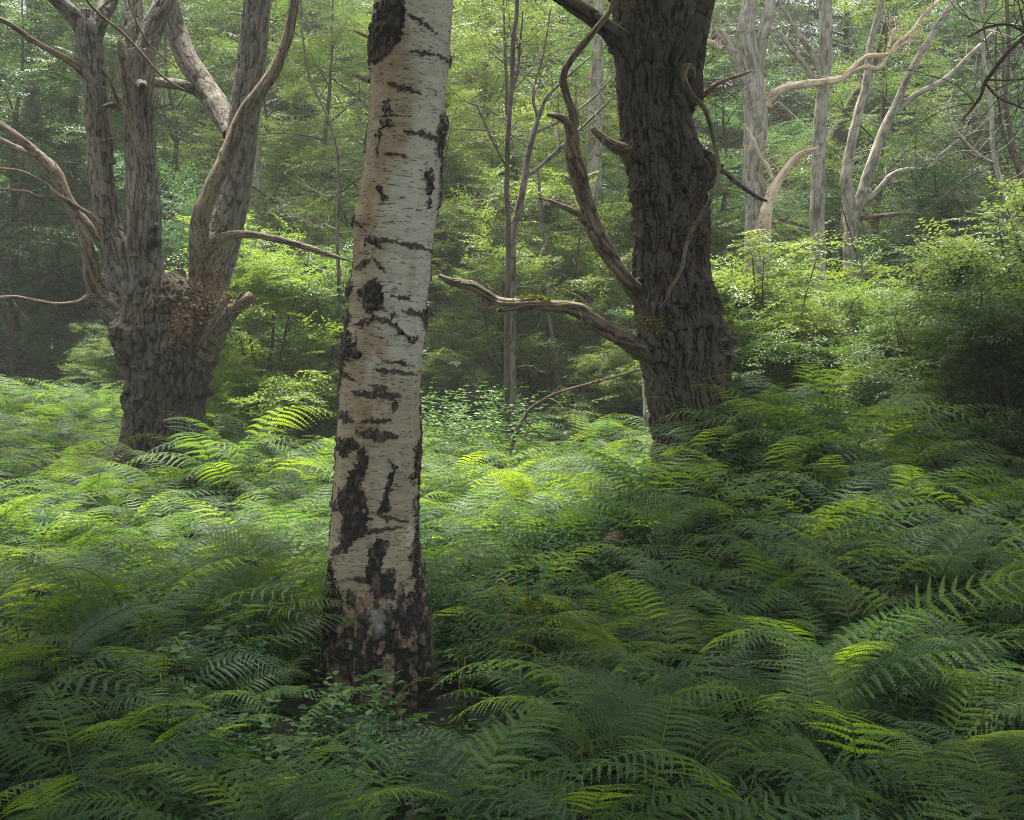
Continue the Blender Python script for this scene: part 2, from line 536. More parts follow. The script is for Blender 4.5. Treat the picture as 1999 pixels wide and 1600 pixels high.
def build_birch():
    base = P(735, 1375, BD)
    bz = float(gz(base[0], base[1]))
    root = empty("birch_tree", (base[0], base[1], bz), "old silver birch trunk with white peeling bark and black scars, nearest tree to the viewer", "tree")
    off = np.array(root.location)
    pts, rad = [], []
    for y, l, r in BIRCH_PROF:
        dd = BD - 0.0
        pts.append(P((l + r) / 2, y, dd))
        rad.append((r - l) / 2 / F_PX * dd)
    pts, rad = np.array(pts), np.array(rad)
    # visible trunk: very fine grid; the unseen upper stem coarser
    k = 24
    c, rr = resample(pts[:k], rad[:k], 0.0042)
    n, ns = len(c), 420
    th = np.linspace(0, 2 * np.pi, ns, endpoint=False)
    TH, I = np.tile(th, n), np.repeat(np.arange(n), ns)
    arc = np.concatenate([[0], np.cumsum(np.linalg.norm(np.diff(c, axis=0), axis=1))])
    bk = np.stack([np.cos(TH) * 0.2, np.sin(TH) * 0.2, arc[I]], 1)
    # surface coordinates in photo pixels (front half); the back uses the same marks shifted and turned
    prof = np.array([(y, (l + r) / 2, (r - l) / 2) for y, l, r in BIRCH_PROF][:k])[::-1]
    y_of = np.interp(np.arange(n), np.linspace(0, n - 1, n), 800 + (-(c[:, 2] - CAM[2]) / BD) * F_PX - 100)
    Y = y_of[I]
    cx = np.interp(Y, prof[:, 0], prof[:, 1])
    hw = np.interp(Y, prof[:, 0], prof[:, 2])
    front = np.sin(TH) < 0
    X = cx + hw * np.cos(TH) * 1.0
    Yb = np.where(front, Y, (Y + 330) % 1400)
    cxb = np.interp(Yb, prof[:, 0], prof[:, 1])
    hwb = np.interp(Yb, prof[:, 0], prof[:, 2])
    X = np.where(front, X, cxb - hwb * np.cos(TH))
    Yu = Yb
    base_y = Y
    w1 = (fbm(bk * 22, 4) - .5)
    w2 = (fbm(bk * 22 + 50, 4) - .5)
    f1 = (fbm(bk * np.array([90, 90, 60]), 3) - .5)
    Xw = X + w1 * 26 + f1 * 14
    Yw = Yu + w2 * 34 + (fbm(bk * np.array([80, 80, 80]) + 9, 3) - .5) * 16
    black = np.zeros(len(TH))
    for poly in BIRCH_POLYS:
        black = np.maximum(black, pip(Xw, Yw, poly).astype(float))
    for x0, y0, x1, y1, t in BIRCH_LINES:
        dx, dy = x1 - x0, y1 - y0
        LL = dx * dx + dy * dy
        tt = np.clip(((X - x0) * dx + (Yu - y0) * dy) / LL, 0, 1)
        wob = (fbm(bk * np.array([40, 40, 40]) + 4, 3) - .5) * 12
        dd = np.hypot(X - (x0 + tt * dx), Yu + wob - (y0 + tt * dy))
        lim = t * (0.25 + 1.3 * vnoise(bk * np.array([70, 70, 20]) + 3)) * (0.35 + 1.2 * np.sin(np.pi * np.clip(tt, 0.05, 0.95)))
        black = np.maximum(black, (dd < lim).astype(float) * 0.9)
    foot = sstep(1020, 1260, base_y)
    fn = fbm(bk * np.array([26, 26, 9]) + 70, 5)
    rough_foot = sstep(0.0, 0.05, foot * 0.66 - fn + 0.13)
    black = np.maximum(black, rough_foot * 0.95)
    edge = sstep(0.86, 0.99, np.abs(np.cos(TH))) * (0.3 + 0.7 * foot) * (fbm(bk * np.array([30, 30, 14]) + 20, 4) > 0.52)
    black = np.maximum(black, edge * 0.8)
    # lenticels
    ln = vnoise(bk * np.array([26, 26, 230]) + 5) * 0.6 + 0.4 * vnoise(bk * np.array([60, 60, 480]))
    dens = fbm(bk * np.array([6, 6, 5]) + 90, 3)
    lent = sstep(0.70 - 0.16 * (dens - .4), 0.78 - 0.12 * (dens - .4), ln)
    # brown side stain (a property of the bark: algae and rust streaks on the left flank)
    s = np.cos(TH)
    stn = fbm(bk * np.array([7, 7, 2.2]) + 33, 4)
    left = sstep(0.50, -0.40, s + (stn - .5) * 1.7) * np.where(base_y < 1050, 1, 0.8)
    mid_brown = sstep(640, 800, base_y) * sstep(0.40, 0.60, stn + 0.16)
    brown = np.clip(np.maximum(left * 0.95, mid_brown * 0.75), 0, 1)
    rust = np.zeros(len(TH))
    for (rx, ry, sx, sy) in ((735, 330, 14, 90), (722, 430, 22, 45), (745, 690, 22, 45), (728, 800, 28, 50), (700, 500, 14, 60), (700, 1290, 26, 60), (715, 1150, 30, 50), (715, 540, 25, 22)):
        rust = np.maximum(rust, np.exp(-((X - rx) / sx) ** 2 - ((Yu - ry) / sy) ** 2))
    rust *= sstep(0.35, 0.6, fbm(bk * np.array([20, 20, 12]) + 61, 4))
    pale = np.array([0.42, 0.395, 0.315])
    var = fbm(bk * np.array([14, 14, 50]) + 14, 4)
    col = pale[None] * (0.72 + 0.56 * var)[:, None]
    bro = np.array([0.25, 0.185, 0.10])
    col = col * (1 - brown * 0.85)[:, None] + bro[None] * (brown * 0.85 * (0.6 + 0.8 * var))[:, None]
    rc = np.array([0.22, 0.125, 0.055])
    col = col * (1 - rust * 0.7)[:, None] + rc[None] * (rust * 0.7)[:, None]
    col = col * (1 - 0.75 * lent * (1 - black))[:, None]
    bn = fbm(bk * np.array([60, 60, 40]), 4)
    tn = fbm(bk * np.array([42, 42, 15]) + 12, 4)
    bc = np.array([0.014, 0.011, 0.009])[None] + (sstep(0.50, 0.72, bn)[:, None]) * np.array([0.07, 0.048, 0.033])[None] + ((sstep(0.56, 0.60, tn) * rough_foot * (0.5 + bn))[:, None]) * np.array([0.17, 0.115, 0.07])[None]
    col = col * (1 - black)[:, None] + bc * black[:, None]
    # one pale lichen spot near the foot
    lich = np.exp(-(((Xw - 748) / 15) ** 2 + ((Yw - 1192) / 20) ** 2) ** 2) * front
    col = col * (1 - lich)[:, None] + np.array([0.26, 0.23, 0.20])[None] * (lich * (0.6 + 0.7 * bn))[:, None]
    d = 0.004 * (fbm(bk * 9, 3) - .5)
    d += black * (0.005 + 0.030 * (bn - .35))
    d += rough_foot * 0.034 * (fbm(bk * np.array([34, 34, 12]) + 7, 4) - .42)
    d -= lent * 0.0012
    d += 0.0016 * (var - .5)
    # swollen scar bosses
    for (rx, ry, sx, sy, h) in ((760, 85, 32, 60, 0.022), (738, 590, 22, 34, 0.018), (690, 690, 20, 30, 0.022), (768, 238, 13, 20, 0.012), (838, 372, 10, 18, 0.014), (735, 486, 13, 14, 0.012), (700, 445, 16, 30, 0.012), (785, 640, 18, 18, 0.010), (700, 990, 26, 60, 0.014), (690, 575, 12, 20, 0.016), (862, 285, 8, 30, 0.010), (752, 388, 10, 10, 0.010)):
        d += h * np.exp(-((X - rx) / sx) ** 2 - ((Yu - ry) / sy) ** 2)
    flare = sstep(1240, 1440, base_y)
    d += flare * 0.03 * (0.5 + 0.5 * np.cos(TH * 4 + 1.0))
    T = np.gradient(c, axis=0)
    T /= np.linalg.norm(T, axis=1)[:, None]
    A = np.array([1.0, 0, 0])[None] - T * T[:, :1]
    A /= np.linalg.norm(A, axis=1)[:, None]
    B = np.cross(T, A)
    v = c[I] + (np.cos(TH)[:, None] * A[I] + np.sin(TH)[:, None] * B[I]) * (rr[I] + d)[:, None]
    i0 = np.arange(n - 1)[:, None] * ns
    j = np.arange(ns)[None, :]
    jn = (j + 1) % ns
    f = np.stack([i0 + j, i0 + jn, i0 + ns + jn, i0 + ns + j], -1).reshape(-1, 4)
    rgba = np.concatenate([np.clip(col, 0, 1), np.ones((len(col), 1))], 1)
    me = make_mesh("birch_trunk", v - off, f, {"bk": bk, "col": rgba}, True)
    link("trunk", me, M_BIRCH, root)
    # upper stem and limbs above the frame
    mb = MB()
    tube(mb, pts[k - 1:], rad[k - 1:], 32, 0.08, 0.0, lump=0.03)
    fine = mb.mesh("birch_stem", off)
    ca = fine.attributes.new("col", 'FLOAT_COLOR', 'POINT')
    bb = np.concatenate(mb.bk)
    vv = (fbm(bb * np.array([10, 10, 30]), 3)[:, None] * 0.5 + 0.65) * np.array([[0.42, 0.40, 0.35]])
    ca.data.foreach_set("color", np.concatenate([vv, np.ones((len(vv), 1))], 1).astype(np.float32).ravel())
    link("upper_stem", fine, M_BIRCH, root)
    # snapped dead twigs on the stem
    for pl in ([(724, 158, 12, -.02), (705, 152, 9, .05), (688, 146, 4, .1)], [(724, 76, 7, 0), (708, 68, 5, .05), (690, 60, 3, .1)], [(862, 215, 8, 0), (876, 205, 5, .05)]):
        m2 = MB()
        q, qr = pxline(pl, BD)
        tube(m2, q, qr, 10, 0.01, 0.003, 60, wander=0.01)
        link("snapped_twig", m2.mesh("snapped_twig", off), M_DEAD, root)
    return root, pts[k + 1:]


birch, birch_top = build_birch()


# ------------------------------------------------------------------ leaf sprays and crowns
def leaf_template(lw=0.5, fold=0.18):
    """unit leaf along +x, 6 verts / 2 quads"""
    v = np.array([[0, 0, 0], [0.28, lw * 0.46, fold * 0.25], [0.68, lw * 0.40, fold * 0.2], [1, 0, -0.06], [0.68, -lw * 0.40, fold * 0.2], [0.28, -lw * 0.46, fold * 0.25]])
    f = np.array([[0, 3, 2, 1], [0, 5, 4, 3]])
    return v, f


LV, LF = leaf_template()


def leaves(pos, dirs, nrm, size, tint):
    """many leaves at once"""
    n = len(pos)
    d = dirs / (np.linalg.norm(dirs, axis=1)[:, None] + 1e-9)
    nr = nrm - d * np.sum(nrm * d, 1)[:, None]
    nr /= np.linalg.norm(nr, axis=1)[:, None] + 1e-9
    s = np.cross(nr, d)
    v = pos[:, None, :] + size[:, None, None] * (LV[None, :, 0:1] * d[:, None] + LV[None, :, 1:2] * s[:, None] + LV[None, :, 2:3] * nr[:, None])
    f = LF[None] + (np.arange(n) * 6)[:, None, None]
    return v.reshape(-1, 3), f.reshape(-1, 4), np.repeat(tint, 6)


def spray_template(r, length=0.55, leaf=0.055, sides=6, droop=0.12):
    """flat spray of alternate leaves; returns pos,dir,nrm,size"""
    pos, dr, sz = [], [], []

    def twig(o, a, L, lf):
        n = max(3, int(L / (lf * 0.62)))
        for i in range(n):
            t = (i + 0.6) / n
            bend = 0.25 * t * (1 if i else 0)
            p = o + np.array([math.cos(a + bend * 0.3), math.sin(a + bend * 0.3), -droop * t * t]) * L * t
            side = 1 if i % 2 else -1
            aa = a + side * (0.85 - 0.35 * t) + r.normal(0, 0.15)
            if i == n - 1:
                aa = a
            pos.append(p + r.normal(0, lf * 0.12, 3))
            dr.append([math.cos(aa), math.sin(aa), -0.25 + r.normal(0, 0.18)])
            sz.append(lf * r.uniform(0.7, 1.15) * (0.75 if t > 0.8 else 1))
        return
    twig(np.zeros(3), 0, length, leaf)
    for k in range(sides):
        t = (k + 0.7) / (sides + 1)
        o = np.array([length * t, 0, -droop * t * t * length])
        sd = 1 if k % 2 else -1
        twig(o, sd * (0.9 - 0.3 * t), length * (0.55 - 0.35 * t) * r.uniform(0.8, 1.2), leaf)
    pos, dr, sz = np.array(pos), np.array(dr), np.array(sz)
    nr = np.array([0, 0, 1.0]) + r.normal(0, 0.33, (len(pos), 3))
    return pos, dr, nr, sz


def crown_mesh(name, centers, dirs, seed, leaf=0.055, length=0.55, tilt=0.35, sides=6, droop=0.12):
    r = np.random.default_rng(seed)
    temps = [spray_template(r, length * r.uniform(0.8, 1.2), leaf, sides, droop) for _ in range(8)]
    PV, PD, PN, PS, PT = [], [], [], [], []
    n = len(centers)
    which = r.integers(0, 8, n)
    tone = r.uniform(0, 1, n)
    for k in range(8):
        idx = np.where(which == k)[0]
        if len(idx) == 0:
            continue
        tp, td, tn, ts = temps[k]
        d = dirs[idx] + r.normal(0, 0.25, (len(idx), 3)) * np.array([1, 1, 0.6])
        d /= np.linalg.norm(d, axis=1)[:, None]
        up = np.array([0, 0, 1.0]) + r.normal(0, tilt, (len(idx), 3))
        zz = up - d * np.sum(up * d, 1)[:, None]
        zz /= np.linalg.norm(zz, axis=1)[:, None] + 1e-9
        yy = np.cross(zz, d)
        sc = r.uniform(0.75, 1.25, len(idx))
        M = np.stack([d, yy, zz], 1)  # rows: basis
        rot = lambda a: np.einsum('kj,njc->nkc', a, M)
        PV.append((centers[idx][:, None] + rot(tp) * sc[:, None, None]).reshape(-1, 3))
        PD.append(rot(td).reshape(-1, 3))
        PN.append(rot(tn).reshape(-1, 3))
        PS.append((np.tile(ts, (len(idx), 1))).reshape(-1))
        PT.append((tone[idx][:, None] * 0.55 + r.uniform(0, 0.45, (len(idx), len(tp)))).reshape(-1))
    v, f, t = leaves(np.concatenate(PV), np.concatenate(PD), np.concatenate(PN), np.concatenate(PS), np.concatenate(PT))
    return make_mesh(name, v, f, {"tint": t})


def grow(seed, H=9.0, r0=0.16, start=0.25, nl=18, reach=2.6, up=0.35, multi=1, nspray=800, sweep=0.4, leaf=0.055, length=0.55, tw=True):
    """a tree in local coordinates: wood mesh + leaf mesh"""
    r = np.random.default_rng(seed)
    mb = MB()
    cpos, cdir = [], []
    segs = []
    for m in range(multi):
        a0 = r.uniform(0, 6.28)
        lean = (0.05 if multi == 1 else 0.28) * H
        n = 7
        zt = np.linspace(0, H, n)
        px = np.cos(a0) * lean * (zt / H) ** 1.3 + r.normal(0, 0.05 * H / 6, n) * (zt > 0)
        py = np.sin(a0) * lean * (zt / H) ** 1.3 + r.normal(0, 0.05 * H / 6, n) * (zt > 0)
        pts = np.stack([px, py, zt - 0.25 * (zt == 0)], 1)
        rr = r0 * (1 - 0.93 * (zt / H) ** 0.9) * (1 if multi == 1 else 0.55)
        rr[0] *= 1.35
        tube(mb, pts, rr, 14, 0.18, 0.01, 20, lump=0.06, seed=seed + m)
        nlm = nl // multi
        for k in range(nlm):
            t = start + (1 - start) * ((k + r.uniform(0, 1)) / nlm) * 0.97
            p = np.array([np.interp(t * H, zt, pts[:, c]) for c in range(3)])
            rb = np.interp(t * H, zt, rr)
            a = k * 2.4 + r.normal(0, 0.4) + a0
            prof = (1 - ((t - start) / (1 - start)) ** 1.6) * 0.85 + 0.25
            Lb = reach * prof * r.uniform(0.7, 1.2)
            e = up + r.normal(0, 0.18)
            m_ = 5
            tt = np.linspace(0, 1, m_)
            az = a + np.cumsum(r.normal(0, 0.16, m_))
            el = e + 0.15 - 0.5 * tt * sweep + np.cumsum(r.normal(0, 0.10, m_))
            stepv = np.stack([np.cos(az) * np.cos(el), np.sin(az) * np.cos(el), np.sin(el)], 1) * Lb / (m_ - 1)
            q = np.vstack([p, p + np.cumsum(stepv[:-1], 0)])
            qr = np.maximum(rb * 0.5 * (1 - tt * 0.85), 0.006)
            tube(mb, q, qr, 7, 0.16, 0, cap=False)
            segs.append((q, Lb))
            for s_ in range(3):
                ti = r.uniform(0.3, 0.9)
                i = min(m_ - 2, int(ti * (m_ - 1)))
                o = q[i] + (q[i + 1] - q[i]) * (ti * (m_ - 1) - i)
                d = stepv[min(i, m_ - 2)]
                d = d / np.linalg.norm(d)
                sd = np.array([-d[1], d[0], 0.1]) * (1 if s_ % 2 else -1)
                dd = d * 0.7 + sd * 0.8 + np.array([0, 0, r.normal(0, .2)])
                dd /= np.linalg.norm(dd)
                l2 = Lb * 0.4 * r.uniform(0.6, 1.2)
                q2 = np.stack([o, o + dd * l2 * .5 + [0, 0, .05 * l2], o + dd * l2])
                if tw:
                    tube(mb, q2, np.array([0.5, 0.35, 0.15]) * qr[i], 5, 0.3, 0, cap=False)
                segs.append((q2, l2))
    Ls = np.array([s[1] for s in segs])
    pr = Ls / Ls.sum()
    for k in r.choice(len(segs), nspray, p=pr):
        q = segs[k][0]
        t = r.uniform(0.25, 1.0) ** 0.7 * (len(q) - 1)
        i = min(len(q) - 2, int(t))
        o = q[i] + (q[i + 1] - q[i]) * (t - i)
        d = q[i + 1] - q[i]
        d = d / (np.linalg.norm(d) + 1e-9)
        a = r.choice([-1, 1]) * r.uniform(0.1, 1.1)
        d = np.array([d[0] * math.cos(a) - d[1] * math.sin(a), d[0] * math.sin(a) + d[1] * math.cos(a), d[2] * 0.5 + r.normal(0, 0.15)])
        cpos.append(o + r.normal(0, 0.10, 3))
        cdir.append(d / np.linalg.norm(d))
    lm = crown_mesh("leaves", np.array(cpos), np.array(cdir), seed + 500, leaf, length)
    return mb.mesh("wood"), lm


def twig_bush(name, parent, off, centre, n, spread, mat, seed, up=0.2, L=0.25, rad=0.003, outward=None):
    """a bristle of thin epicormic twigs"""
    r = np.random.default_rng(seed)
    mb = MB()
    for k in range(n):
        o = centre + r.normal(0, 1, 3) * np.asarray(spread)
        d = r.normal(0, 1, 3)
        if outward is not None:
            d = d * 0.8 + np.asarray(outward) * 1.2
        d[2] += up
        d /= np.linalg.norm(d)
        l = L * r.uniform(0.4, 1.3)
        q = np.stack([o, o + d * l * 0.5 + r.normal(0, 0.14 * l, 3), o + d * l + r.normal(0, 0.25 * l, 3)])
        tube(mb, q, np.array([1, 0.8, 0.4]) * rad, 4, l / 4, 0, cap=False)
    return link(name, mb.mesh(name, off), mat, parent)


def leaf_scatter(name, parent, off, centre, n, spread, mat, seed, size=0.05):
    r = np.random.default_rng(seed)
    p = centre + r.normal(0, 1, (n, 3)) * np.asarray(spread) - off
    d = r.normal(0, 1, (n, 3))
    v, f, t = leaves(p, d, r.normal(0, 1, (n, 3)) + [0, 0, .4], r.uniform(0.6, 1.2, n) * size, r.uniform(0, 1, n))
    return link(name, make_mesh(name, v, f, {"tint": t}), mat, parent)


def twiglets(mb, q, qr, n, L, seed, r0=0.004):
    """fine forking side twigs along a limb"""
    r = np.random.default_rng(seed)
    c, rr = resample(q, qr, 0.08)
    for _ in range(n):
        i = int(r.uniform(0.25, 0.99) * (len(c) - 1))
        d = r.normal(0, 1, 3)
        t = c[min(i + 1, len(c) - 1)] - c[i - 1]
        t /= np.linalg.norm(t) + 1e-9
        d = d - t * d.dot(t) * 0.6 + np.array([0, 0, .3])
        d /= np.linalg.norm(d)
        l = L * r.uniform(0.4, 1.3)
        w = min(r0, rr[i] * 0.5)
        pts = [c[i]]
        for k in range(4):
            d = d + r.normal(0, .28, 3)
            d /= np.linalg.norm(d)
            pts.append(pts[-1] + d * l / 4)
            if k in (1, 2):
                e = d + r.normal(0, .7, 3)
                e /= np.linalg.norm(e)
                b = pts[-1]
                tube(mb, np.array([b, b + e * l * .22, b + e * l * .4 + r.normal(0, .04 * l, 3)]), np.array([w * .5, w * .4, w * .2]), 4, l / 5, 0, cap=False)
        tube(mb, np.array(pts), w * np.array([1, .8, .6, .4, .25]), 5, l / 8, 0, cap=False)


# ------------------------------------------------------------------ left pollard oak
LD = 13.0


def px_to_local(th, cpt, d0):
    return


def build_left_oak():
    b = P(310, 1000, LD)
    root = empty("pollard_oak", (b[0], b[1], float(gz(b[0], b[1]))), "squat old pollard oak with thick burred bole and several upright limbs, left of the birch", "tree")
    off = np.array(root.location)
    mb = MB()
    bole = [(298, 1200, 210), (300, 1080, 190), (302, 1000, 168), (304, 930, 150), (314, 860, 144), (318, 800, 143), (322, 745, 152), (325, 690, 180), (325, 640, 190), (320, 595, 176), (318, 575, 165), (316, 560, 135), (314, 550, 90), (312, 546, 40)]
    q, qr = pxline(bole, LD)
    burls = [(-0.35, 740, 0.16, 0.16, 0.10), (-1.7, 735, 0.28, 0.14, 0.10), (-1.1, 690, 0.30, 0.2, 0.08), (-2.4, 640, 0.3, 0.25, 0.09), (-0.9, 770, 0.3, 0.12, 0.06), (0.1, 640, 0.3, 0.22, 0.11), (-2.1, 790, 0.35, 0.12, 0.06), (-0.4, 610, 0.25, 0.15, 0.08), (2.9, 620, 0.4, 0.2, 0.08), (-1.6, 640, 0.22, 0.18, 0.07)]

    def shp(th, c, r_, arc):
        y = 700 - (c[:, 2] - CAM[2]) / LD * F_PX
        d = np.zeros(len(th))
        for a, by, sa, sz, h in burls:
            da = (th - a + np.pi) % (2 * np.pi) - np.pi
            d += 1.0 * h * np.exp(-(da / sa) ** 2 - ((y - by) / F_PX * LD / sz) ** 2)
        d += 0.05 * r_ * np.cos(th * 3 + 1) * sstep(820, 960, y)
        # vertical flutes
        d += 0.020 * np.cos(th * 7 + arc * 1.3) * sstep(560, 760, y)
        d += 0.15 * (fbm(np.stack([np.cos(th) * 2.0, np.sin(th) * 2.0, c[:, 2] * 3.0], 1), 4) - .5)
        d += 0.07 * sstep(0.5, 0.72, fbm(np.stack([np.cos(th) * 3.4, np.sin(th) * 3.4, c[:, 2] * 7 + 3], 1), 3)) * sstep(840, 760, y)
        return d
    tube(mb, q, qr, 400, 0.008, 0.036, 34, seed=1, shape=shp, vstretch=0.3)
    limbs = [
        ([(292, 660, 110, 0), (262, 590, 88, -.05), (232, 520, 62, -.05), (210, 430, 48, 0), (198, 330, 45, .05), (190, 230, 44, .05), (180, 130, 46, .05), (172, 60, 50, .05), (170, 20, 30, .05)], 0.02),
        ([(174, 75, 42, .05), (150, 38, 32, .0), (118, 5, 27, -.1), (85, -30, 25, -.2), (30, -120, 22, -.5), (-60, -260, 16, -1)], 0.02),
        ([(176, 75, 42, .05), (196, 35, 34, .1), (212, 0, 30, .2), (225, -50, 28, .3), (240, -160, 24, .6), (230, -330, 16, 1)], 0.02),
        ([(312, 690, 90, .1), (296, 610, 92, -.12), (284, 520, 66, -.15), (281, 430, 62, -.1), (277, 330, 60, 0), (273, 230, 56, 0), (274, 150, 52, 0), (276, 100, 50, 0)], 0.02),
        ([(276, 118, 44, 0), (294, 65, 42, .05), (318, 10, 36, .1), (332, -40, 32, .2), (350, -160, 27, .5), (390, -340, 17, 1)], 0.02),
        ([(273, 118, 40, .05), (264, 60, 38, .1), (260, 0, 35, .2), (258, -70, 33, .3), (262, -200, 26, .5), (280, -380, 16, .7)], 0.02),
        ([(350, 690, 130, .1), (385, 610, 88, .25), (418, 530, 68, .35), (444, 440, 63, .4), (462, 340, 61, .4), (476, 240, 58, .4), (489, 130, 55, .4), (499, 20, 52, .4), (504, -60, 50, .4), (520, -200, 40, .5), (560, -400, 22, .6)], 0.02),
        ([(452, 262, 34, .5), (430, 215, 46, .8), (398, 168, 44, 1.0), (365, 118, 42, 1.1), (347, 70, 40, 1.2), (338, 25, 34, 1.2), (322, -30, 30, 1.2), (290, -160, 22, 1.5)], 0.012),
        ([(396, 180, 26, 1.1), (360, 168, 21, .9), (320, 162, 19, .5), (285, 158, 18, .1)], 0.012),
        ([(260, 640, 90, -.1), (222, 605, 60, -.2), (192, 585, 40, -.25), (168, 586, 24, -.3)], 0.03),
    ]
    base_mb = mb
    for k, (pl, bd) in enumerate(limbs):
        mb = MB()
        q, qr = pxline(pl, LD)
        tube(mb, q, qr, 150 if k in (0, 3, 6) else 90, 0.011, 0.021 if bd > .015 else .008, 34, lump=0.05, seed=10 + k, wander=0.03)
        link("limb", mb.mesh("limb", off), M_OAK_GREY, root)
    mb = base_mb
    # knots and burr on the middle limb
    for kx, ky, w in ((276, 165, 20), (262, 478, 34), (298, 468, 28), (282, 548, 34), (300, 440, 18)):
        q = np.array([P(kx, ky, LD - .1), P(kx + 2, ky + 4, LD - .36)])
        w0 = w / 2 / F_PX * LD
        tube(mb, q, np.array([w0 * 1.3, w0 * .7]), 40, 0.01, 0.02, 26, lump=0.2, seed=int(kx))
    link("trunk", mb.mesh("oak_trunk", off), M_BOLE, root)
    # hollow mouth
    dead = [
        ("dead_branch", [(398, 600, 62, -.1), (392, 540, 50, -.2), (389, 490, 40, -.28), (393, 435, 35, -.3), (410, 380, 33, -.35), (433, 325, 31, -.35), (455, 270, 30, -.35), (472, 225, 28, -.35), (505, 178, 27, -.4), (537, 132, 23, -.4), (560, 80, 20, -.4), (572, 30, 18, -.4), (578, -30, 18, -.4), (588, -140, 12, -.3)], 0.008, 56),
        ("dead_branch", [(398, 500, 20, -.3), (415, 480, 21, -.36), (440, 464, 17, -.4), (480, 459, 15, -.45), (540, 468, 13, -.5), (600, 484, 11, -.5), (640, 497, 8, -.5), (688, 511, 3, -.5)], 0.006, 32),
        ("dead_branch", [(205, 590, 44, -.2), (184, 545, 34, -.3), (178, 505, 28, -.35), (160, 445, 23, -.35), (135, 395, 21, -.35), (104, 335, 22, -.35), (62, 292, 19, -.35), (22, 258, 16, -.4), (-40, 215, 12, -.4)], 0.007, 40),
        ("dead_branch", [(200, 480, 20, -.1), (178, 448, 18, -.1), (150, 412, 17, -.1), (132, 380, 17, -.05), (118, 345, 19, 0), (98, 318, 15, .05), (55, 298, 11, .1), (0, 270, 9, .2), (-50, 250, 7, .2)], 0.005, 32),
        ("dead_branch", [(205, 465, 15, -.3), (190, 435, 9, -.35), (150, 402, 8, -.4), (112, 378, 8, -.45), (85, 355, 6, -.45), (40, 332, 6, -.5), (-20, 326, 4, -.5)], 0.003, 20),
        ("dead_branch", [(112, 393, 6, -.42), (75, 385, 6, -.45), (45, 374, 6, -.5), (-20, 372, 4, -.5)], 0.002, 16),
        ("dead_branch", [(172, 586, 24, -.3), (150, 591, 12, -.35), (105, 593, 9, -.4), (60, 586, 8, -.45), (25, 580, 8, -.5), (-30, 584, 6, -.5)], 0.003, 24),
        ("dead_branch", [(258, 500, 26, -.42), (262, 440, 17, -.42), (270, 370, 13, -.42), (271, 310, 12, -.4), (262, 255, 13, -.38), (250, 205, 17, -.35), (243, 150, 19, -.35), (237, 95, 17, -.35), (234, 72, 5, -.35)], 0.008, 40),
        ("dead_branch", [(186, 165, 26, .0), (165, 142, 19, -.05), (140, 122, 14, -.1), (100, 100, 12, -.2), (60, 78, 11, -.3), (20, 48, 10, -.4), (-30, 25, 9, -.5)], 0.005, 30),
        ("twig", [(160, -10, 5, -.8), (195, 30, 6, -.8), (232, 62, 6, -.8), (268, 104, 6, -.8), (300, 140, 5, -.8), (330, 165, 5, -.8), (356, 180, 3, -.8)], 0.001, 10),
        ("twig", [(245, -10, 4, -.6), (262, 40, 4, -.6), (290, 85, 3, -.6), (345, 130, 3, -.6)], 0.001, 8),
        ("twig", [(232, 205, 8, -.2), (215, 155, 5, -.25), (195, 128, 3, -.3)], 0.001, 8),
        ("twig", [(296, 213, 5, -.1), (312, 210, 4, -.1), (330, 204, 2, -.1)], 0.001, 8),
        ("twig", [(234, 215, 10, -.2), (222, 205, 12, -.25), (202, 208, 5, -.3)], 0.003, 14),
        ("twig", [(220, 320, 16, -.15), (219, 300, 10, -.15), (214, 262, 6, -.15), (205, 228, 4, -.15)], 0.002, 12),
    ]
    for k, (nm, pl, bd, ns) in enumerate(dead):
        m2 = MB()
        q, qr = pxline(pl, LD)
        tube(m2, q, qr, ns, 0.012, bd * 1.5, 40, lump=0.14, seed=40 + k, wander=0.07, twist=2.0, vstretch=0.1)
        twiglets(m2, q, qr, 5 if nm == "dead_branch" else 7, 0.35, 400 + k)
        link(nm, m2.mesh(nm, off), M_DEAD if nm != "twig" else M_TWIG, root)
    # snapped branch stub with two split prongs
    m2 = MB()
    for pl in ([(400, 690, 50, -.2), (428, 645, 38, -.3), (450, 612, 30, -.35), (476, 588, 26, -.4), (492, 578, 22, -.4)], [(410, 660, 40, -.25), (425, 620, 24, -.3), (440, 585, 18, -.3), (444, 572, 12, -.3)], [(432, 640, 26, -.3), (455, 606, 16, -.4), (470, 578, 10, -.42), (478, 570, 3, -.42)]):
        q, qr = pxline(pl, LD)
        tube(m2, q, qr, 40, 0.01, 0.02, 36, lump=0.18, seed=int(pl[0][0]), twist=0.5, vstretch=0.08)
    link("broken_stub", m2.mesh("broken_stub", off), M_DEAD, root)
    # brown dead leaves and twigs lodged on the burr
    twig_bush("twig_tangle", root, off, P(385, 600, LD - .55), 70, (0.22, 0.08, 0.16), M_TWIG, 3, 0.1, 0.28, 0.0028)
    leaf_scatter("withered_leaves", root, off, P(398, 590, LD - .62), 260, (0.17, 0.06, 0.13), M_DRY, 4, 0.042)
    leaf_scatter("withered_leaves", root, off, P(355, 635, LD - .66), 120, (0.10, 0.04, 0.10), M_DRY, 5, 0.042)
    leaf_scatter("withered_leaves", root, off, P(408, 520, LD - .35), 120, (0.07, 0.05, 0.16), M_DRY, 6, 0.038)
    return root


oak_left = build_left_oak()

# ------------------------------------------------------------------ right oak
RD = 11.0


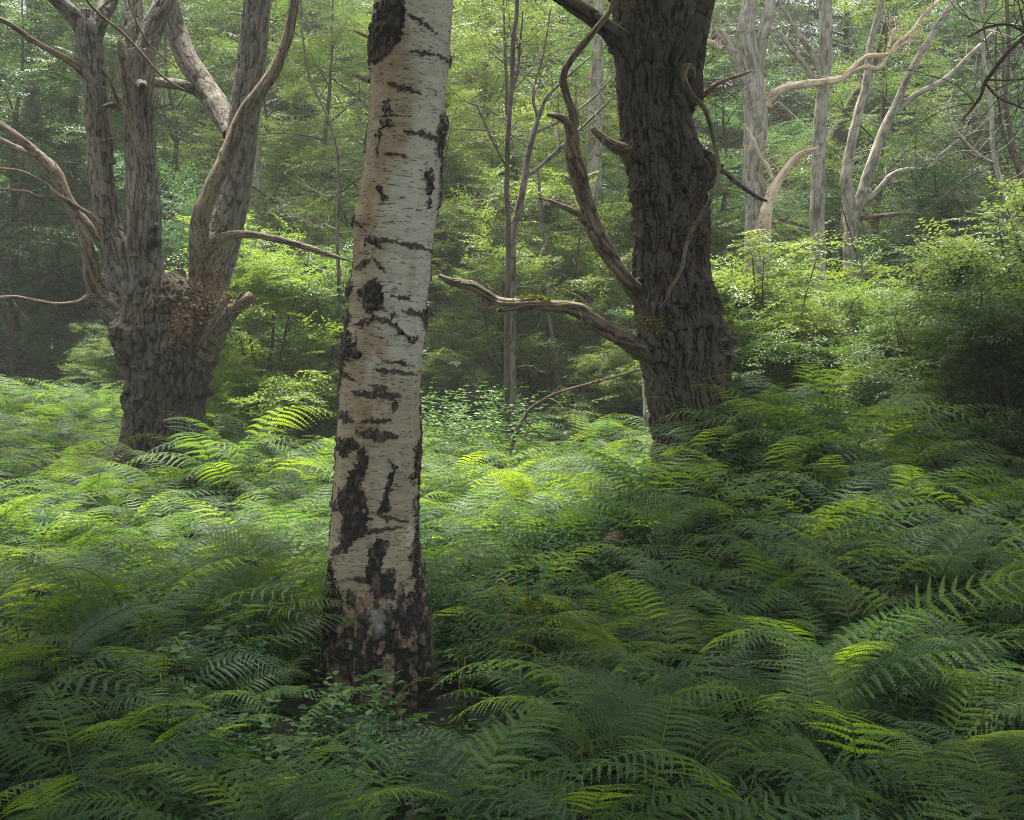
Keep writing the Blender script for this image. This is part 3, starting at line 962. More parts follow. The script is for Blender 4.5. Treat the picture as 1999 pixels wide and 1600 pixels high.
def build_right_oak():
    b = P(1350, 900, RD)
    root = empty("oak_tree", (b[0], b[1], float(gz(b[0], b[1]))), "massive dark rugged oak trunk with burrs, leaning above the fern mound right of the birch", "tree")
    off = np.array(root.location)
    mb = MB()
    prof = [(1160, 1230, 1600), (1050, 1250, 1560), (960, 1265, 1510), (900, 1280, 1470), (850, 1285, 1452), (810, 1280, 1435), (770, 1268, 1420), (730, 1262, 1412), (690, 1255, 1412), (650, 1248, 1408), (600, 1244, 1394), (550, 1242, 1384), (500, 1240, 1378), (440, 1240, 1378), (390, 1236, 1376), (340, 1230, 1370), (290, 1222, 1362), (240, 1216, 1352), (190, 1212, 1345), (140, 1210, 1348), (90, 1207, 1358), (40, 1203, 1366), (0, 1198, 1370), (-60, 1195, 1380), (-150, 1190, 1370), (-260, 1200, 1350), (-420, 1215, 1330), (-640, 1230, 1310), (-900, 1250, 1290)]
    pl = [((l + r) / 2, y, (r - l)) for y, l, r in prof]
    q, qr = pxline(pl, RD)
    burls = [(-2.55, 672, 0.42, 0.15, 0.11), (-0.35, 345, 0.40, 0.12, 0.11), (-0.15, 668, 0.30, 0.10, 0.10), (-0.1, 705, 0.4, 0.12, 0.05), (-2.9, 105, 0.4, 0.12, 0.05), (-0.2, 60, 0.5, 0.16, 0.04), (-1.1, 385, 0.2, 0.06, 0.05), (-2.9, 290, 0.35, 0.09, 0.06), (-0.4, 170, 0.35, 0.12, 0.07), (-3.0, 545, 0.3, 0.12, 0.04),
             (-1.0, 300, .35, .1, .04), (-1.9, 160, .5, .1, .04), (-0.8, 560, .45, .12, .045), (-1.5, 470, .3, .10, .03), (-0.5, 470, .35, .1, .04)]

    def shp(th, c, r_, arc):
        y = 700 - (c[:, 2] - CAM[2]) / RD * F_PX
        d = np.zeros(len(th))
        for a, by, sa, sz, h in burls:
            da = (th - a + np.pi) % (2 * np.pi) - np.pi
            g = np.exp(-(da / sa) ** 2 - ((y - by) / F_PX * RD / sz) ** 2)
            d += h * g * (0.7 + 0.6 * fbm(np.stack([np.cos(th) * 9, np.sin(th) * 9, c[:, 2] * 24], 1), 3))
        d += 0.10 * (fbm(np.stack([np.cos(th) * 1.6, np.sin(th) * 1.6, c[:, 2] * 1.8 + 7], 1), 4) - .5)
        d += 0.05 * sstep(0.55, 0.75, fbm(np.stack([np.cos(th) * 3, np.sin(th) * 3, c[:, 2] * 6 + 3], 1), 3))
        rt = sstep(760, 900, y)
        d += rt * 0.10 * np.maximum(0, np.cos(th * 3 + 0.6))
        # burr holes
        da = (th + 1.22 + np.pi) % (2 * np.pi) - np.pi
        g = np.exp(-(da / 0.09) ** 2 - ((y - 385) / F_PX * RD / 0.035) ** 2)
        return d - 0.09 * g
    tube(mb, q, qr, 460, 0.007, 0.045, 30, seed=2, shape=shp, vstretch=0.25)
    extra = [
        [(1270, 160, 70, -.0), (1238, 112, 58, -.1), (1212, 82, 44, -.2), (1182, 52, 36, -.3), (1140, 22, 30, -.4), (1085, -12, 26, -.5), (1010, -60, 22, -.7), (900, -150, 16, -.9)],
        [(1330, 120, 90, .0), (1352, 60, 60, -.1), (1368, 10, 46, -.1), (1385, -60, 40, -.1), (1430, -200, 28, 0), (1500, -380, 16, .2)],
        [(1345, 190, 50, -.1), (1356, 150, 34, -.25), (1362, 120, 22, -.3)],
    ]
    for k, p_ in enumerate(extra):
        q, qr = pxline(p_, RD)
        tube(mb, q, qr, 90, 0.012, 0.022, 24, lump=0.08, seed=60 + k, wander=.03)
    link("trunk", mb.mesh("oak_trunk", off), M_OAK_DARK, root)
    dead = [
        ("dead_branch", [(1285, 618, 30, .2), (1242, 570, 34, -.1), (1217, 540, 29, -.25), (1188, 500, 31, -.3), (1162, 458, 34, -.35), (1148, 413, 31, -.4), (1136, 370, 32, -.4), (1126, 330, 34, -.45), (1118, 290, 31, -.45), (1117, 258, 24, -.45), (1122, 227, 18, -.5), (1112, 190, 15, -.5), (1102, 152, 15, -.5), (1115, 117, 13, -.5), (1145, 78, 12, -.5), (1172, 45, 10, -.5), (1195, 10, 9, -.5), (1210, -50, 8, -.5)], 0.010, 48),
        ("dead_branch", [(1120, 285, 26, -.45), (1112, 255, 21, -.5), (1100, 235, 16, -.55), (1085, 226, 12, -.6), (1066, 224, 6, -.6)], 0.006, 32),
        ("dead_branch", [(1152, 440, 20, -.38), (1128, 416, 13, -.45), (1100, 404, 10, -.5), (1075, 396, 8, -.5), (1050, 387, 3, -.5)], 0.004, 24),
        ("dead_branch", [(1240, 300, 34, -.1), (1212, 291, 27, -.15), (1190, 280, 21, -.2), (1170, 264, 17, -.2), (1157, 250, 13, -.2)], 0.009, 36),
        ("low_branch", [(1310, 705, 40, .2), (1262, 690, 44, -.2), (1226, 668, 33, -.4), (1196, 652, 31, -.5), (1165, 634, 31, -.55), (1138, 614, 30, -.6), (1112, 603, 27, -.6), (1085, 597, 24, -.65), (1052, 592, 22, -.7), (1018, 592, 23, -.7), (985, 594, 26, -.75), (964, 585, 23, -.75), (945, 571, 20, -.8), (925, 559, 20, -.8), (900, 553, 17, -.8), (878, 548, 13, -.85), (858, 537, 6, -.85)], 0.014, 60),
        ("dead_branch", [(988, 596, 22, -.75), (965, 602, 17, -.78), (948, 601, 12, -.8), (936, 598, 9, -.8)], 0.006, 24),
        ("broken_stub", [(1392, 672, 26, -.1), (1412, 663, 16, -.15), (1432, 663, 8, -.15)], 0.006, 20),
        ("broken_stub", [(1400, 690, 16, -.1), (1425, 690, 9, -.15), (1444, 702, 3, -.2)], 0.003, 16),
        ("hanging_branch", [(1352, 150, 12, -.35), (1352, 133, 13, -.45), (1342, 130, 13, -.5), (1336, 145, 12, -.5), (1340, 170, 11, -.5), (1353, 192, 10, -.48), (1372, 212, 10, -.45), (1384, 240, 9, -.45), (1392, 272, 8, -.45), (1399, 305, 8, -.45), (1400, 345, 8, -.45), (1390, 382, 8, -.5), (1372, 415, 8, -.5), (1354, 442, 8, -.5), (1340, 478, 8, -.52), (1332, 515, 8, -.52), (1318, 545, 8, -.5), (1306, 566, 7, -.5), (1302, 584, 6, -.5), (1288, 600, 4, -.48)], 0.003, 16),
        ("dead_branch", [(1385, 335, 14, -.2), (1415, 335, 11, -.2), (1435, 352, 10, -.2), (1460, 372, 9, -.2), (1480, 385, 9, -.2), (1500, 392, 5, -.2)], 0.004, 18),
        ("dead_branch", [(1350, 205, 18, .2), (1400, 165, 9, .3), (1440, 150, 7, .4), (1465, 140, 4, .5)], 0.003, 14),
    ]
    for k, (nm, p_, bd, ns) in enumerate(dead):
        m2 = MB()
        q, qr = pxline(p_, RD)
        tube(m2, q, qr, ns, 0.011, bd * 1.3, 42, lump=0.15, seed=80 + k, wander=0.04, twist=2.5, vstretch=0.1)
        if nm != "broken_stub":
            twiglets(m2, q, qr, 6, 0.22, 440 + k, 0.003)
        link(nm, m2.mesh(nm, off), M_DEAD, root)
    # moss pad on the low branch
    r = np.random.default_rng(8)
    m = 700
    px = r.uniform(1005, 1075, m)
    top = np.interp(px, [1000, 1040, 1078], [583, 579, 585])
    pp = np.array([P(a, t_ + r.uniform(-3, 4), RD - .69 + r.normal(0, .03)) for a, t_ in zip(px, top)]) - off
    v, f, t = leaves(pp, r.normal(0, 1, (m, 3)) + [0, 0, .8], r.normal(0, 1, (m, 3)), r.uniform(.012, .028, m), r.uniform(0, 1, m))
    link("moss_pad", make_mesh("moss_pad", v, f, {"tint": t}), M_MOSS, root)
    for k, (x, y, n, sp, L_, up, dep) in enumerate([
            (1378, 345, 110, (.09, .08, .09), .2, .0, .1), (1268, 640, 90, (.12, .05, .03), .22, 1.6, -.35), (1392, 178, 90, (.09, .1, .06), .22, 0, .1),
            (1405, 672, 90, (.05, .08, .12), .14, 0, 0), (1300, 92, 50, (.16, .05, .06), .25, .3, -.42), (1300, 215, 40, (.15, .05, .1), .2, .2, -.4), (1350, 440, 50, (.08, .05, .06), .2, .2, -.4),
            (1240, 110, 30, (.06, .05, .05), .15, .2, -.3), (1230, 290, 30, (.05, .05, .05), .12, .2, -.3), (1310, 730, 45, (.2, .04, .12), .28, -.2, -.45), (1370, 580, 60, (.1, .04, .1), .16, 0, -.4), (1385, 130, 40, (.03, .1, .1), .15, 0, 0), (1300, 350, 40, (.15, .04, .15), .16, 0, -.38)]):
        twig_bush("twig_tangle", root, off, P(x, y, RD + dep), n, sp, M_TWIG if k % 3 else M_DEAD, 20 + k, up, L_, 0.0022, outward=((1, 0, 0) if k in (0, 2, 3, 11) else (0, -1, 0)))
    leaf_scatter("epicormic_leaves", root, off, P(1268, 632, RD - .42), 160, (0.10, 0.05, 0.045), M_MOSS, 9, 0.02)
    return root


oak_right = build_right_oak()

# ------------------------------------------------------------------ shared leafy tree kinds
KINDS = {
    "hazel": grow(101, H=8.5, r0=0.13, start=0.08, nl=26, reach=2.5, up=0.30, nspray=1000),
    "beech": grow(202, H=13.0, r0=0.20, start=0.14, nl=30, reach=3.4, up=0.30, nspray=1250, leaf=0.062, length=0.65),
    "hornbeam": grow(303, H=10.0, r0=0.15, start=0.10, nl=28, reach=2.8, up=0.45, nspray=1050, sweep=0.7),
    "shrub": grow(404, H=4.6, r0=0.10, start=0.10, nl=30, reach=1.5, up=0.5, multi=5, nspray=900, sweep=0.5, leaf=0.05, length=0.45),
    "bush": grow(505, H=3.2, r0=0.08, start=0.06, nl=49, reach=1.25, up=0.30, multi=7, nspray=2100, sweep=0.6, leaf=0.048, length=0.42),
}
TINTS = {
    "yellow": (1.75, 1.55, 1.05, 1), "fresh": (1.12, 1.18, 0.85, 1), "mid": (1.15, 1.1, 0.95, 1),
    "dark": (0.55, 0.72, 0.75, 1), "blue": (0.8, 1.1, 1.4, 1), "gloom": (0.36, 0.5, 0.5, 1), "lime": (1.8, 1.75, 0.8, 1),
}


def leafy(name, kind, px, d, height, tint, label, cat, group=None, wide=1.0, rot=None, sink=0.0, loc=None, wood=None):
    p = P(px, 700, d) if loc is None else np.array(loc)
    z = float(gz(p[0], p[1])) - sink
    base_h = {"hazel": 8.5, "beech": 13.0, "hornbeam": 10.0, "shrub": 4.6, "bush": 3.2}[kind]
    s = height / base_h
    t = empty(name, (p[0], p[1], z), label, cat, group)
    t.scale = (s * wide, s * wide, s)
    t.rotation_euler = (0, 0, random.uniform(0, 6.28) if rot is None else rot)
    w, l = KINDS[kind]
    link("trunk" if cat == "tree" else "stems", w, wood or M_FAR_DARK, t)
    c = link("crown" if cat == "tree" else "foliage", l, M_LEAF, t)
    c.color = TINTS[tint]
    return t


def line_tree(name, d, mat, lines, label, group=None, deadlines=(), bark=0.012, dead_mat=None, nseg=40, crown=None, cat="tree"):
    b = P(lines[0][0][0], 700, d)
    root = empty(name, (b[0], b[1], float(gz(b[0], b[1]))), label, cat, group)
    off = np.array(root.location)
    mb = MB()
    for k, pl in enumerate(lines):
        q, qr = pxline(pl, d)
        if k == 0:      # carry the stem down into the ground
            dz = q[0][2] - (off[2] - 0.3)
            if dz > 0.05:
                q = np.vstack([[q[0][0] - (q[1][0] - q[0][0]) * 0.2, q[0][1], off[2] - 0.3], q])
                qr = np.concatenate([[qr[0] * 1.25], qr])
        if k or nseg < 20:
            twiglets(mb, q, qr, 14, 0.8, 520 + k + int(d * 3), 0.008)
        tube(mb, q, qr, nseg if k == 0 else max(12, nseg // 2), 0.04, bark if k == 0 else bark * .6, 18, lump=0.07, seed=int(d * 7) + k, wander=0.10 if k else 0.05)
    link("trunk", mb.mesh("stem", off), mat, root)
    for k, pl in enumerate(deadlines):
        m2 = MB()
        q, qr = pxline(pl, d)
        tube(m2, q, qr, 20, 0.03, 0.014, 34, lump=0.16, seed=200 + k, wander=0.10, twist=1.5, vstretch=0.1)
        twiglets(m2, q, qr, 9, 0.5, 480 + k, 0.008)
        link("dead_branch", m2.mesh("dead_branch", off), dead_mat or M_DEAD, root)
    if crown:
        for kind, px, py, dd, s, tint in crown:
            p = P(px, py, d + dd) - off
            c = link("crown", KINDS[kind][1], M_LEAF, root, p)
            c.scale = (s, s, s * 0.8)
            c.rotation_euler = (0, 0, random.uniform(0, 6.28))
            c.color = TINTS[tint]
    return root


# trees one can tell apart behind the clearing
line_tree("dark_tree", 28, M_FAR_DARK, [[(62, 790, 44), (60, 600, 36), (56, 450, 34), (58, 300, 33), (62, 150, 28), (66, 0, 24), (70, -300, 12)]], "dark straight tree trunk in the gloom at the far left edge of the wood", crown=[("beech", 66, 120, 0, .7, "gloom")])
line_tree("leaning_tree", 24, M_FAR_DARK, [[(152, 800, 40), (156, 700, 34), (150, 640, 34), (160, 560, 28), (150, 450, 24), (140, 300, 20), (150, 100, 14), (150, -150, 8)], [(140, 660, 22), (120, 560, 14), (112, 480, 9)]], "crooked dark trunk showing just left of the pollard oak", crown=[("hazel", 150, 300, 0, .7, "gloom")])
line_tree("torn_tree", 30, M_FAR_DARK, [[(628, 430, 30), (622, 380, 26), (628, 250, 24), (620, 120, 20), (612, 0, 18), (610, -250, 10)], [(622, 130, 9), (650, 105, 8), (700, 70, 6), (740, 50, 4)]], "slim reddish trunk with a torn pale base, left of the birch", deadlines=[[(640, 480, 30), (632, 440, 26), (628, 415, 14), (622, 390, 5)]], dead_mat=M_DEAD_PALE)
line_tree("pale_tree", 22, M_FAR_BARK, [[(495, 640, 44), (495, 520, 38), (497, 440, 36), (495, 350, 34), (490, 250, 30), (488, 80, 25), (490, -200, 14)]], "pale trunk half hidden behind the right limb of the pollard oak", crown=[("beech", 490, 60, 0, .55, "mid")])
line_tree("sapling", 16.5, M_OAK_GREY, [[(662, 560, 8), (660, 480, 7), (662, 380, 7), (655, 290, 6), (640, 230, 5), (605, 150, 5), (590, 60, 4), (588, -60, 3)]], "thin pale sapling rising just left of the birch", nseg=12, bark=.002, cat="sapling")
line_tree("sapling", 16, M_FAR_DARK, [[(992, 620, 11), (993, 440, 10), (990, 300, 10), (996, 200, 9), (1002, 90, 9), (1010, 0, 8), (1014, -160, 6)], [(990, 330, 5), (960, 270, 4), (930, 200, 3)], [(997, 190, 5), (1015, 130, 4), (1020, 20, 3)]], "thin dark upright sapling between the birch and the dark oak", nseg=12, bark=.002, cat="sapling")
line_tree("forked_sapling", 17, M_OAK_GREY, [[(1000, 640, 16), (1003, 460, 14), (1020, 380, 14), (1035, 290, 12), (1050, 230, 10), (1066, 190, 8), (1105, 150, 5), (1150, 110, 3)], [(1028, 345, 8), (1070, 305, 7), (1110, 270, 6), (1170, 215, 5), (1205, 180, 3)], [(1042, 260, 6), (1090, 240, 5), (1150, 195, 4), (1200, 140, 3)], [(1050, 230, 6), (1045, 180, 5), (1060, 120, 4), (1075, 20, 3)]], "slender grey sapling forking to the right, behind the dark oak's dead limb", nseg=14, bark=.002, cat="sapling")
line_tree("pale_tree", 22, M_FAR_BARK, [[(1163, 800, 40), (1164, 620, 37), (1160, 450, 33), (1160, 300, 31), (1165, 130, 25), (1168, 0, 20), (1172, -200, 12)]], "pale grey trunk seen between the dark oak and its dead left limb", crown=[("beech", 1165, -60, 0, .6, "fresh")])
line_tree("thin_tree", 19, M_OAK_GREY, [[(1098, 790, 13), (1088, 740, 12), (1078, 660, 11), (1066, 600, 10), (1062, 500, 8), (1050, 330, 6)]], "thin pale leaning trunk below the dark oak's low branch", nseg=14, bark=.003)
line_tree("dark_tree", 23, M_FAR_DARK, [[(955, 810, 18), (958, 700, 14), (965, 620, 13), (975, 540, 11), (985, 400, 8)]], "short dark trunk, leftmost of three standing right of the birch", group="three dark trunks right of the birch", nseg=14, bark=.004)
line_tree("dark_tree", 23.5, M_FAR_DARK, [[(983, 810, 16), (985, 700, 13), (992, 620, 11), (990, 480, 9)]], "short dark trunk, middle of three standing right of the birch", group="three dark trunks right of the birch", nseg=14, bark=.004)
line_tree("dark_tree", 22.5, M_FAR_DARK, [[(1002, 810, 18), (1008, 720, 14), (1030, 620, 12), (1040, 540, 12), (1060, 500, 8), (1090, 470, 6)]], "short dark trunk curving right, rightmost of three right of the birch", group="three dark trunks right of the birch", nseg=14, bark=.004)
line_tree("pale_tree", 17, M_FAR_BARK, [[(1268, 850, 24), (1264, 760, 21), (1258, 620, 18), (1250, 450, 14), (1245, 200, 9)]], "pale grey stem touching the left foot of the dark oak", nseg=20, bark=.004)
line_tree("bleached_oak", 20, M_FAR_BARK, [[(1486, 760, 66), (1482, 560, 54), (1477, 400, 44), (1470, 340, 40), (1475, 260, 44), (1472, 200, 47), (1464, 130, 44), (1456, 60, 36), (1462, 0, 26), (1470, -120, 18)],
          [(1474, 150, 30), (1486, 90, 24), (1500, 20, 22), (1515, -50, 16)], [(1468, 180, 30), (1448, 130, 24), (1428, 90, 19), (1410, 66, 15), (1398, 56, 8)], [(1480, 205, 30), (1492, 195, 24), (1500, 190, 20)]],
          "large pale oak with a long bleached dead branch, right of the dark oak", nseg=64,
          deadlines=[[(1490, 205, 28), (1500, 190, 21), (1520, 177, 17), (1560, 164, 16), (1600, 158, 14), (1640, 151, 13), (1658, 135, 11), (1688, 110, 10), (1728, 107, 9), (1748, 85, 9), (1778, 62, 8), (1800, 30, 6), (1845, -10, 4)],
                     [(1655, 142, 10), (1690, 130, 9), (1718, 132, 8), (1736, 105, 8), (1770, 80, 6), (1795, 76, 3)], [(1735, 92, 6), (1742, 62, 5), (1760, 60, 4)],
                     [(1482, 500, 30, -.1), (1490, 440, 28, -.25), (1500, 395, 22, -.3), (1512, 365, 19, -.3), (1532, 335, 16, -.3), (1550, 312, 13, -.3), (1572, 295, 9, -.3), (1600, 286, 3, -.3)],
                     [(1500, 385, 14, -.2), (1515, 352, 9, -.2), (1530, 330, 4, -.2)],
                     [(1508, 350, 6, -.3), (1502, 325, 10, -.3), (1484, 300, 8, -.3), (1470, 270, 7, -.3), (1452, 240, 3, -.3)],
                     [(1408, 96, 16), (1390, 84, 12), (1372, 80, 5)]],
          dead_mat=M_DEAD_PALE, crown=[("beech", 1470, -120, 0, .55, "fresh")])
line_tree("pale_tree", 21, M_FAR_BARK, [[(1596, 640, 34), (1595, 445, 29), (1597, 350, 27), (1600, 250, 25), (1608, 150, 25), (1612, 60, 25), (1611, -40, 22), (1612, -250, 12)], [(1606, 150, 14), (1590, 110, 12), (1562, 70, 10), (1535, 30, 8), (1520, 0, 6)], [(1600, 170, 12), (1575, 130, 11), (1545, 95, 10), (1520, 60, 7)]],
          "straight grey trunk right of the bleached oak, under its dead branch", crown=[("hornbeam", 1610, -120, 0, .5, "mid")])
line_tree("dark_tree", 26, M_FAR_DARK, [[(1628, 560, 36), (1625, 445, 33), (1622, 350, 30), (1622, 285, 28), (1640, 240, 20), (1665, 190, 14), (1700, 140, 12), (1730, 40, 9)], [(1618, 300, 24), (1585, 272, 24), (1550, 240, 22), (1512, 203, 16)]], "thick brown trunk with a slanting limb behind the straight grey trunk")
line_tree("forked_tree", 22, M_FAR_BARK, [[(1662, 640, 34), (1661, 470, 28), (1660, 400, 26), (1652, 345, 21), (1664, 270, 19), (1675, 220, 17), (1690, 160, 15), (1700, 80, 12), (1722, -10, 10), (1740, -200, 6)],
          [(1662, 430, 26), (1680, 385, 22), (1697, 330, 21), (1722, 262, 19), (1750, 200, 15), (1780, 130, 13), (1820, 60, 12), (1865, -10, 11), (1900, -140, 6)], [(1738, 225, 13), (1790, 182, 11), (1850, 150, 10), (1900, 100, 9), (1950, 52, 4)],
          [(1672, 405, 14), (1710, 372, 12), (1735, 345, 11), (1765, 332, 9), (1810, 330, 8), (1834, 300, 5), (1870, 270, 3)]], "pale trunk forking into a V above the bushes", deadlines=[[(1662, 428, 10), (1700, 424, 9), (1740, 417, 8), (1800, 409, 8), (1850, 375, 6), (1890, 345, 5), (1928, 328, 3)]], crown=[("hornbeam", 1760, -90, 0, .5, "mid")])
line_tree("thin_tree", 18, M_FAR_BARK, [[(2000, 640, 14), (1992, 470, 11), (1962, 380, 10), (1940, 300, 9), (1936, 200, 8), (1920, 100, 7), (1915, -20, 6)], [(1945, 320, 6), (1900, 290, 5), (1860, 245, 4), (1850, 200, 3)]], "thin wavy pale trunk at the right edge above the bush", nseg=14, bark=.003)
line_tree("thin_tree", 19, M_FAR_DARK, [[(2030, 560, 16), (2010, 400, 12), (1980, 300, 10), (1965, 200, 9), (1970, 80, 8), (1960, -40, 7)], [(1985, 320, 7), (1960, 260, 5), (1945, 150, 4), (1950, 40, 3)]], "thin dark trunk tangled in twigs at the right edge", nseg=14, bark=.003)
line_tree("overhanging_branch_tree", 9, M_TWIG, [[(2330, 200, 60), (2250, 60, 40), (2150, 10, 18), (2060, 30, 10), (2010, 62, 8), (1960, 108, 8), (1926, 155, 8), (1915, 188, 6), (1880, 232, 3)], [(2060, 80, 7), (2000, 62, 5), (1962, 46, 5), (1920, 50, 5), (1884, 68, 3)], [(1926, 165, 5), (1950, 190, 4), (2010, 215, 3)]], "dark bare bough reaching in from the top right corner", nseg=16, bark=.003)
line_tree("broken_stem", 16, M_DEAD, [[(1606, 800, 24), (1610, 740, 20), (1606, 700, 15), (1612, 680, 5)]], "short brown broken stem in the gap between the two bushes", nseg=20, bark=.008, cat="stump")
tag(line_tree("arching_sapling", 15, M_TWIG, [[(1000, 880, 8), (1028, 810, 7), (1062, 782, 7), (1100, 765, 6), (1160, 748, 5), (1240, 722, 4), (1300, 700, 3)]], "thin dark sapling arching low over the far ferns beside the dark oak", nseg=10, bark=.001, cat="sapling"))

# bushes at the edge of the clearing
leafy("hornbeam_bush", "bush", 1930, 11.6, 2.45, "mid", "big leafy bush at the right edge with bright leaf tips", "bush", wide=1.15, rot=0.4)
leafy("hornbeam_bush", "bush", 1760, 13.4, 2.35, "fresh", "leafy bush with yellowish shoots between the nettles and the big right bush", "bush", wide=1.0, rot=2.1)
leafy("hornbeam_bush", "bush", 1850, 12.6, 2.2, "mid", "middle bush of the dense right hand thicket, tips bright", "bush", rot=2.9)
leafy("hornbeam_bush", "bush", 2010, 10.9, 2.1, "mid", "dark lower bush in front at the right edge", "bush", rot=5.5)
leafy("hornbeam_bush", "bush", 1440, 14.2, 2.0, "fresh", "lower dark bush in the shade right of the dark oak", "bush", rot=0.2)
leafy("hornbeam_bush", "bush", 2140, 12.5, 3.2, "mid", "dark bush cut off by the right edge of the picture", "bush", wide=1.1, rot=4.0)
leafy("hornbeam_bush", "bush", 1490, 15.0, 2.75, "yellow", "lime green bush right behind the dark oak", "bush", wide=1.05, rot=5.0)
leafy("hornbeam_bush", "bush", 1600, 16.6, 2.5, "lime", "pale green bush behind the gap between the two nearer bushes", "bush", wide=0.95, rot=1.3)
leafy("hazel_bush", "bush", 520, 16.2, 2.9, "lime", "round fresh green bush just right of the pollard oak", "bush", wide=0.95, rot=3.3)
leafy("hazel_bush", "bush", 615, 17.4, 2.6, "fresh", "green bush partly hidden by the birch's left side", "bush", rot=1.1)
leafy("hazel_bush", "shrub", 640, 19.5, 3.8, "mid", "taller green bush hidden behind the birch trunk", "bush", rot=0.9)
leafy("hazel_bush", "bush", 205, 19, 1.6, "fresh", "small pale green bush in the dark wood left of the pollard oak", "bush", rot=1.9)
leafy("hazel_bush", "shrub", 385, 21.0, 4.6, "blue", "bluish leafy shrub behind the pollard oak's fork", "bush", rot=2.5)

# understorey trees filling the wood: kind, px, distance, height, tint, where
FILL = [
    ("hazel", 880, 18.5, 7.0, "yellow", "yellow green leafy tree close behind the birch on its right"),
    ("hazel", 1030, 20.0, 7.5, "yellow", "yellow green tree with layered sprays left of the dark oak's dead limb"),
    ("shrub", 1110, 18.0, 3.8, "yellow", "low layered hazel under the dark oak's low branch"),
    ("shrub", 930, 20.5, 4.2, "yellow", "low leafy hazel right of the birch at the clearing's edge"),
    ("hazel", 1230, 21.0, 7.5, "fresh", "leafy tree straight behind the dark oak's trunk"),
    ("hazel", 600, 22.0, 8.0, "yellow", "yellow green tree left of the birch above the round bush"),
    ("hornbeam", 720, 23.0, 9.0, "fresh", "leafy tree hidden mostly behind the birch trunk"),
    ("hornbeam", 460, 25.0, 9.5, "mid", "tall green tree seen through the pollard oak's limbs"),
    ("hornbeam", 330, 23.5, 8.5, "dark", "dark leafy tree between the pollard oak's upright limbs"),
    ("hornbeam", 180, 22.5, 8.0, "gloom", "gloomy leafy tree behind the pollard oak's left limb"),
    ("hazel", 20, 20.0, 7.5, "dark", "dark bluish leafy tree at the left edge behind the dead limbs"),
    ("hornbeam", -120, 22.0, 9.5, "gloom", "gloomy tree cut off by the left edge"),
    ("shrub", 80, 21.0, 3.8, "dark", "dark shrub above the far left fern bank"),
    ("hornbeam", 960, 26.0, 10.5, "yellow", "tall yellow green tree in the middle of the far wood"),
    ("hornbeam", 1120, 27.0, 10.0, "fresh", "tall green tree behind the pale grey trunk"),
    ("beech", 830, 29.0, 12.0, "yellow", "tall bright tree rising right behind the birch"),
    ("beech", 560, 29.5, 12.5, "fresh", "tall green tree above the torn trunk left of the birch"),
    ("shrub", 1370, 19.5, 4.5, "mid", "bluish shrub in the gap between the dark oak and the bleached oak"),
    ("hazel", 1400, 24.0, 7.5, "blue", "leafy tree between the dark oak and the bleached oak"),
    ("hornbeam", 1700, 27.5, 8.0, "dark", "dark leafy tree behind the V-forked trunk"),
    ("hazel", 1820, 22.5, 5.8, "gloom", "gloomy leafy tree above the big right bush"),
    ("hornbeam", 1950, 24.0, 8.0, "gloom", "gloomy twiggy tree at the upper right edge"),
    ("hornbeam", 2120, 22.0, 9.0, "dark", "dark tree cut off by the right edge"),
    ("shrub", 1780, 19.5, 4.4, "dark", "dark bluish shrub right of the V-forked trunk"),
    ("bush", 900, 19.0, 1.9, "yellow", "low leafy bush at the back of the ferns right beside the birch"),
    ("bush", 1130, 19.6, 2.1, "yellow", "low leafy bush at the back of the ferns left of the dark oak"),
    ("bush", 1240, 18.6, 1.7, "yellow", "low bush peeping out by the left foot of the dark oak"),
    ("bush", 560, 19.0, 2.0, "yellow", "low bush at the back of the ferns between pollard oak and birch"),
    ("bush", 130, 20.5, 2.0, "dark", "low dark bush behind the fern bank at far left"),
    ("bush", 1330, 19.0, 2.6, "dark", "dark bush hidden behind the dark oak"),
    ("hornbeam", 1590, 25.0, 5.8, "mid", "twiggy leafy tree just behind the bleached dead branch"),
    ("hornbeam", 1690, 24.5, 8.6, "mid", "leafy tree spreading over the V-forked trunk"),
    ("hornbeam", 1860, 26.5, 9.6, "mid", "tall leafy tree at the upper right behind the thin pale trunk"),
    ("shrub", 1010, 17.2, 3.4, "yellow", "low yellow green shrub at the back edge of the ferns, centre of the clearing"),
    ("hazel", 945, 22.5, 6.0, "yellow", "leafy yellow green tree between two saplings right of the birch"),
    ("shrub", 1210, 20.0, 4.0, "fresh", "low shrub just left of the dark oak's foot, behind the pale stem"),
    ("shrub", 720, 20.5, 4.2, "yellow", "yellow green shrub left behind the birch trunk"),
    ("hazel", 1130, 24.0, 7.0, "yellow", "bright leafy tree around the pale grey trunk"),
    ("hazel", 540, 24.5, 8.0, "fresh", "bright leafy tree above the round fresh green bush"),
    ("beech", 1540, 33.0, 7.0, "mid", "hazy tree below the bright sky gap"),
    ("beech", 250, 31.0, 13.0, "dark", "tall dark tree far behind the pollard oak"),
    ("beech", 1290, 32.0, 13.0, "fresh", "tall tree far behind the dark oak"),
    ("beech", 1850, 33.0, 13.0, "dark", "tall dark tree far behind the right bushes"),
]
for kind, px, d, h, tint, lab in FILL:
    if d < 22 and kind != "bush":
        d, h = d * 1.12, h * 1.08
    leafy({"hazel": "hazel_tree", "shrub": "hazel_shrub", "hornbeam": "hornbeam_tree", "beech": "beech_tree", "bush": "hazel_bush"}[kind], kind, px, d, h, tint, lab, {"shrub": "shrub", "bush": "bush"}.get(kind, "tree"), "leafy understorey behind the clearing")


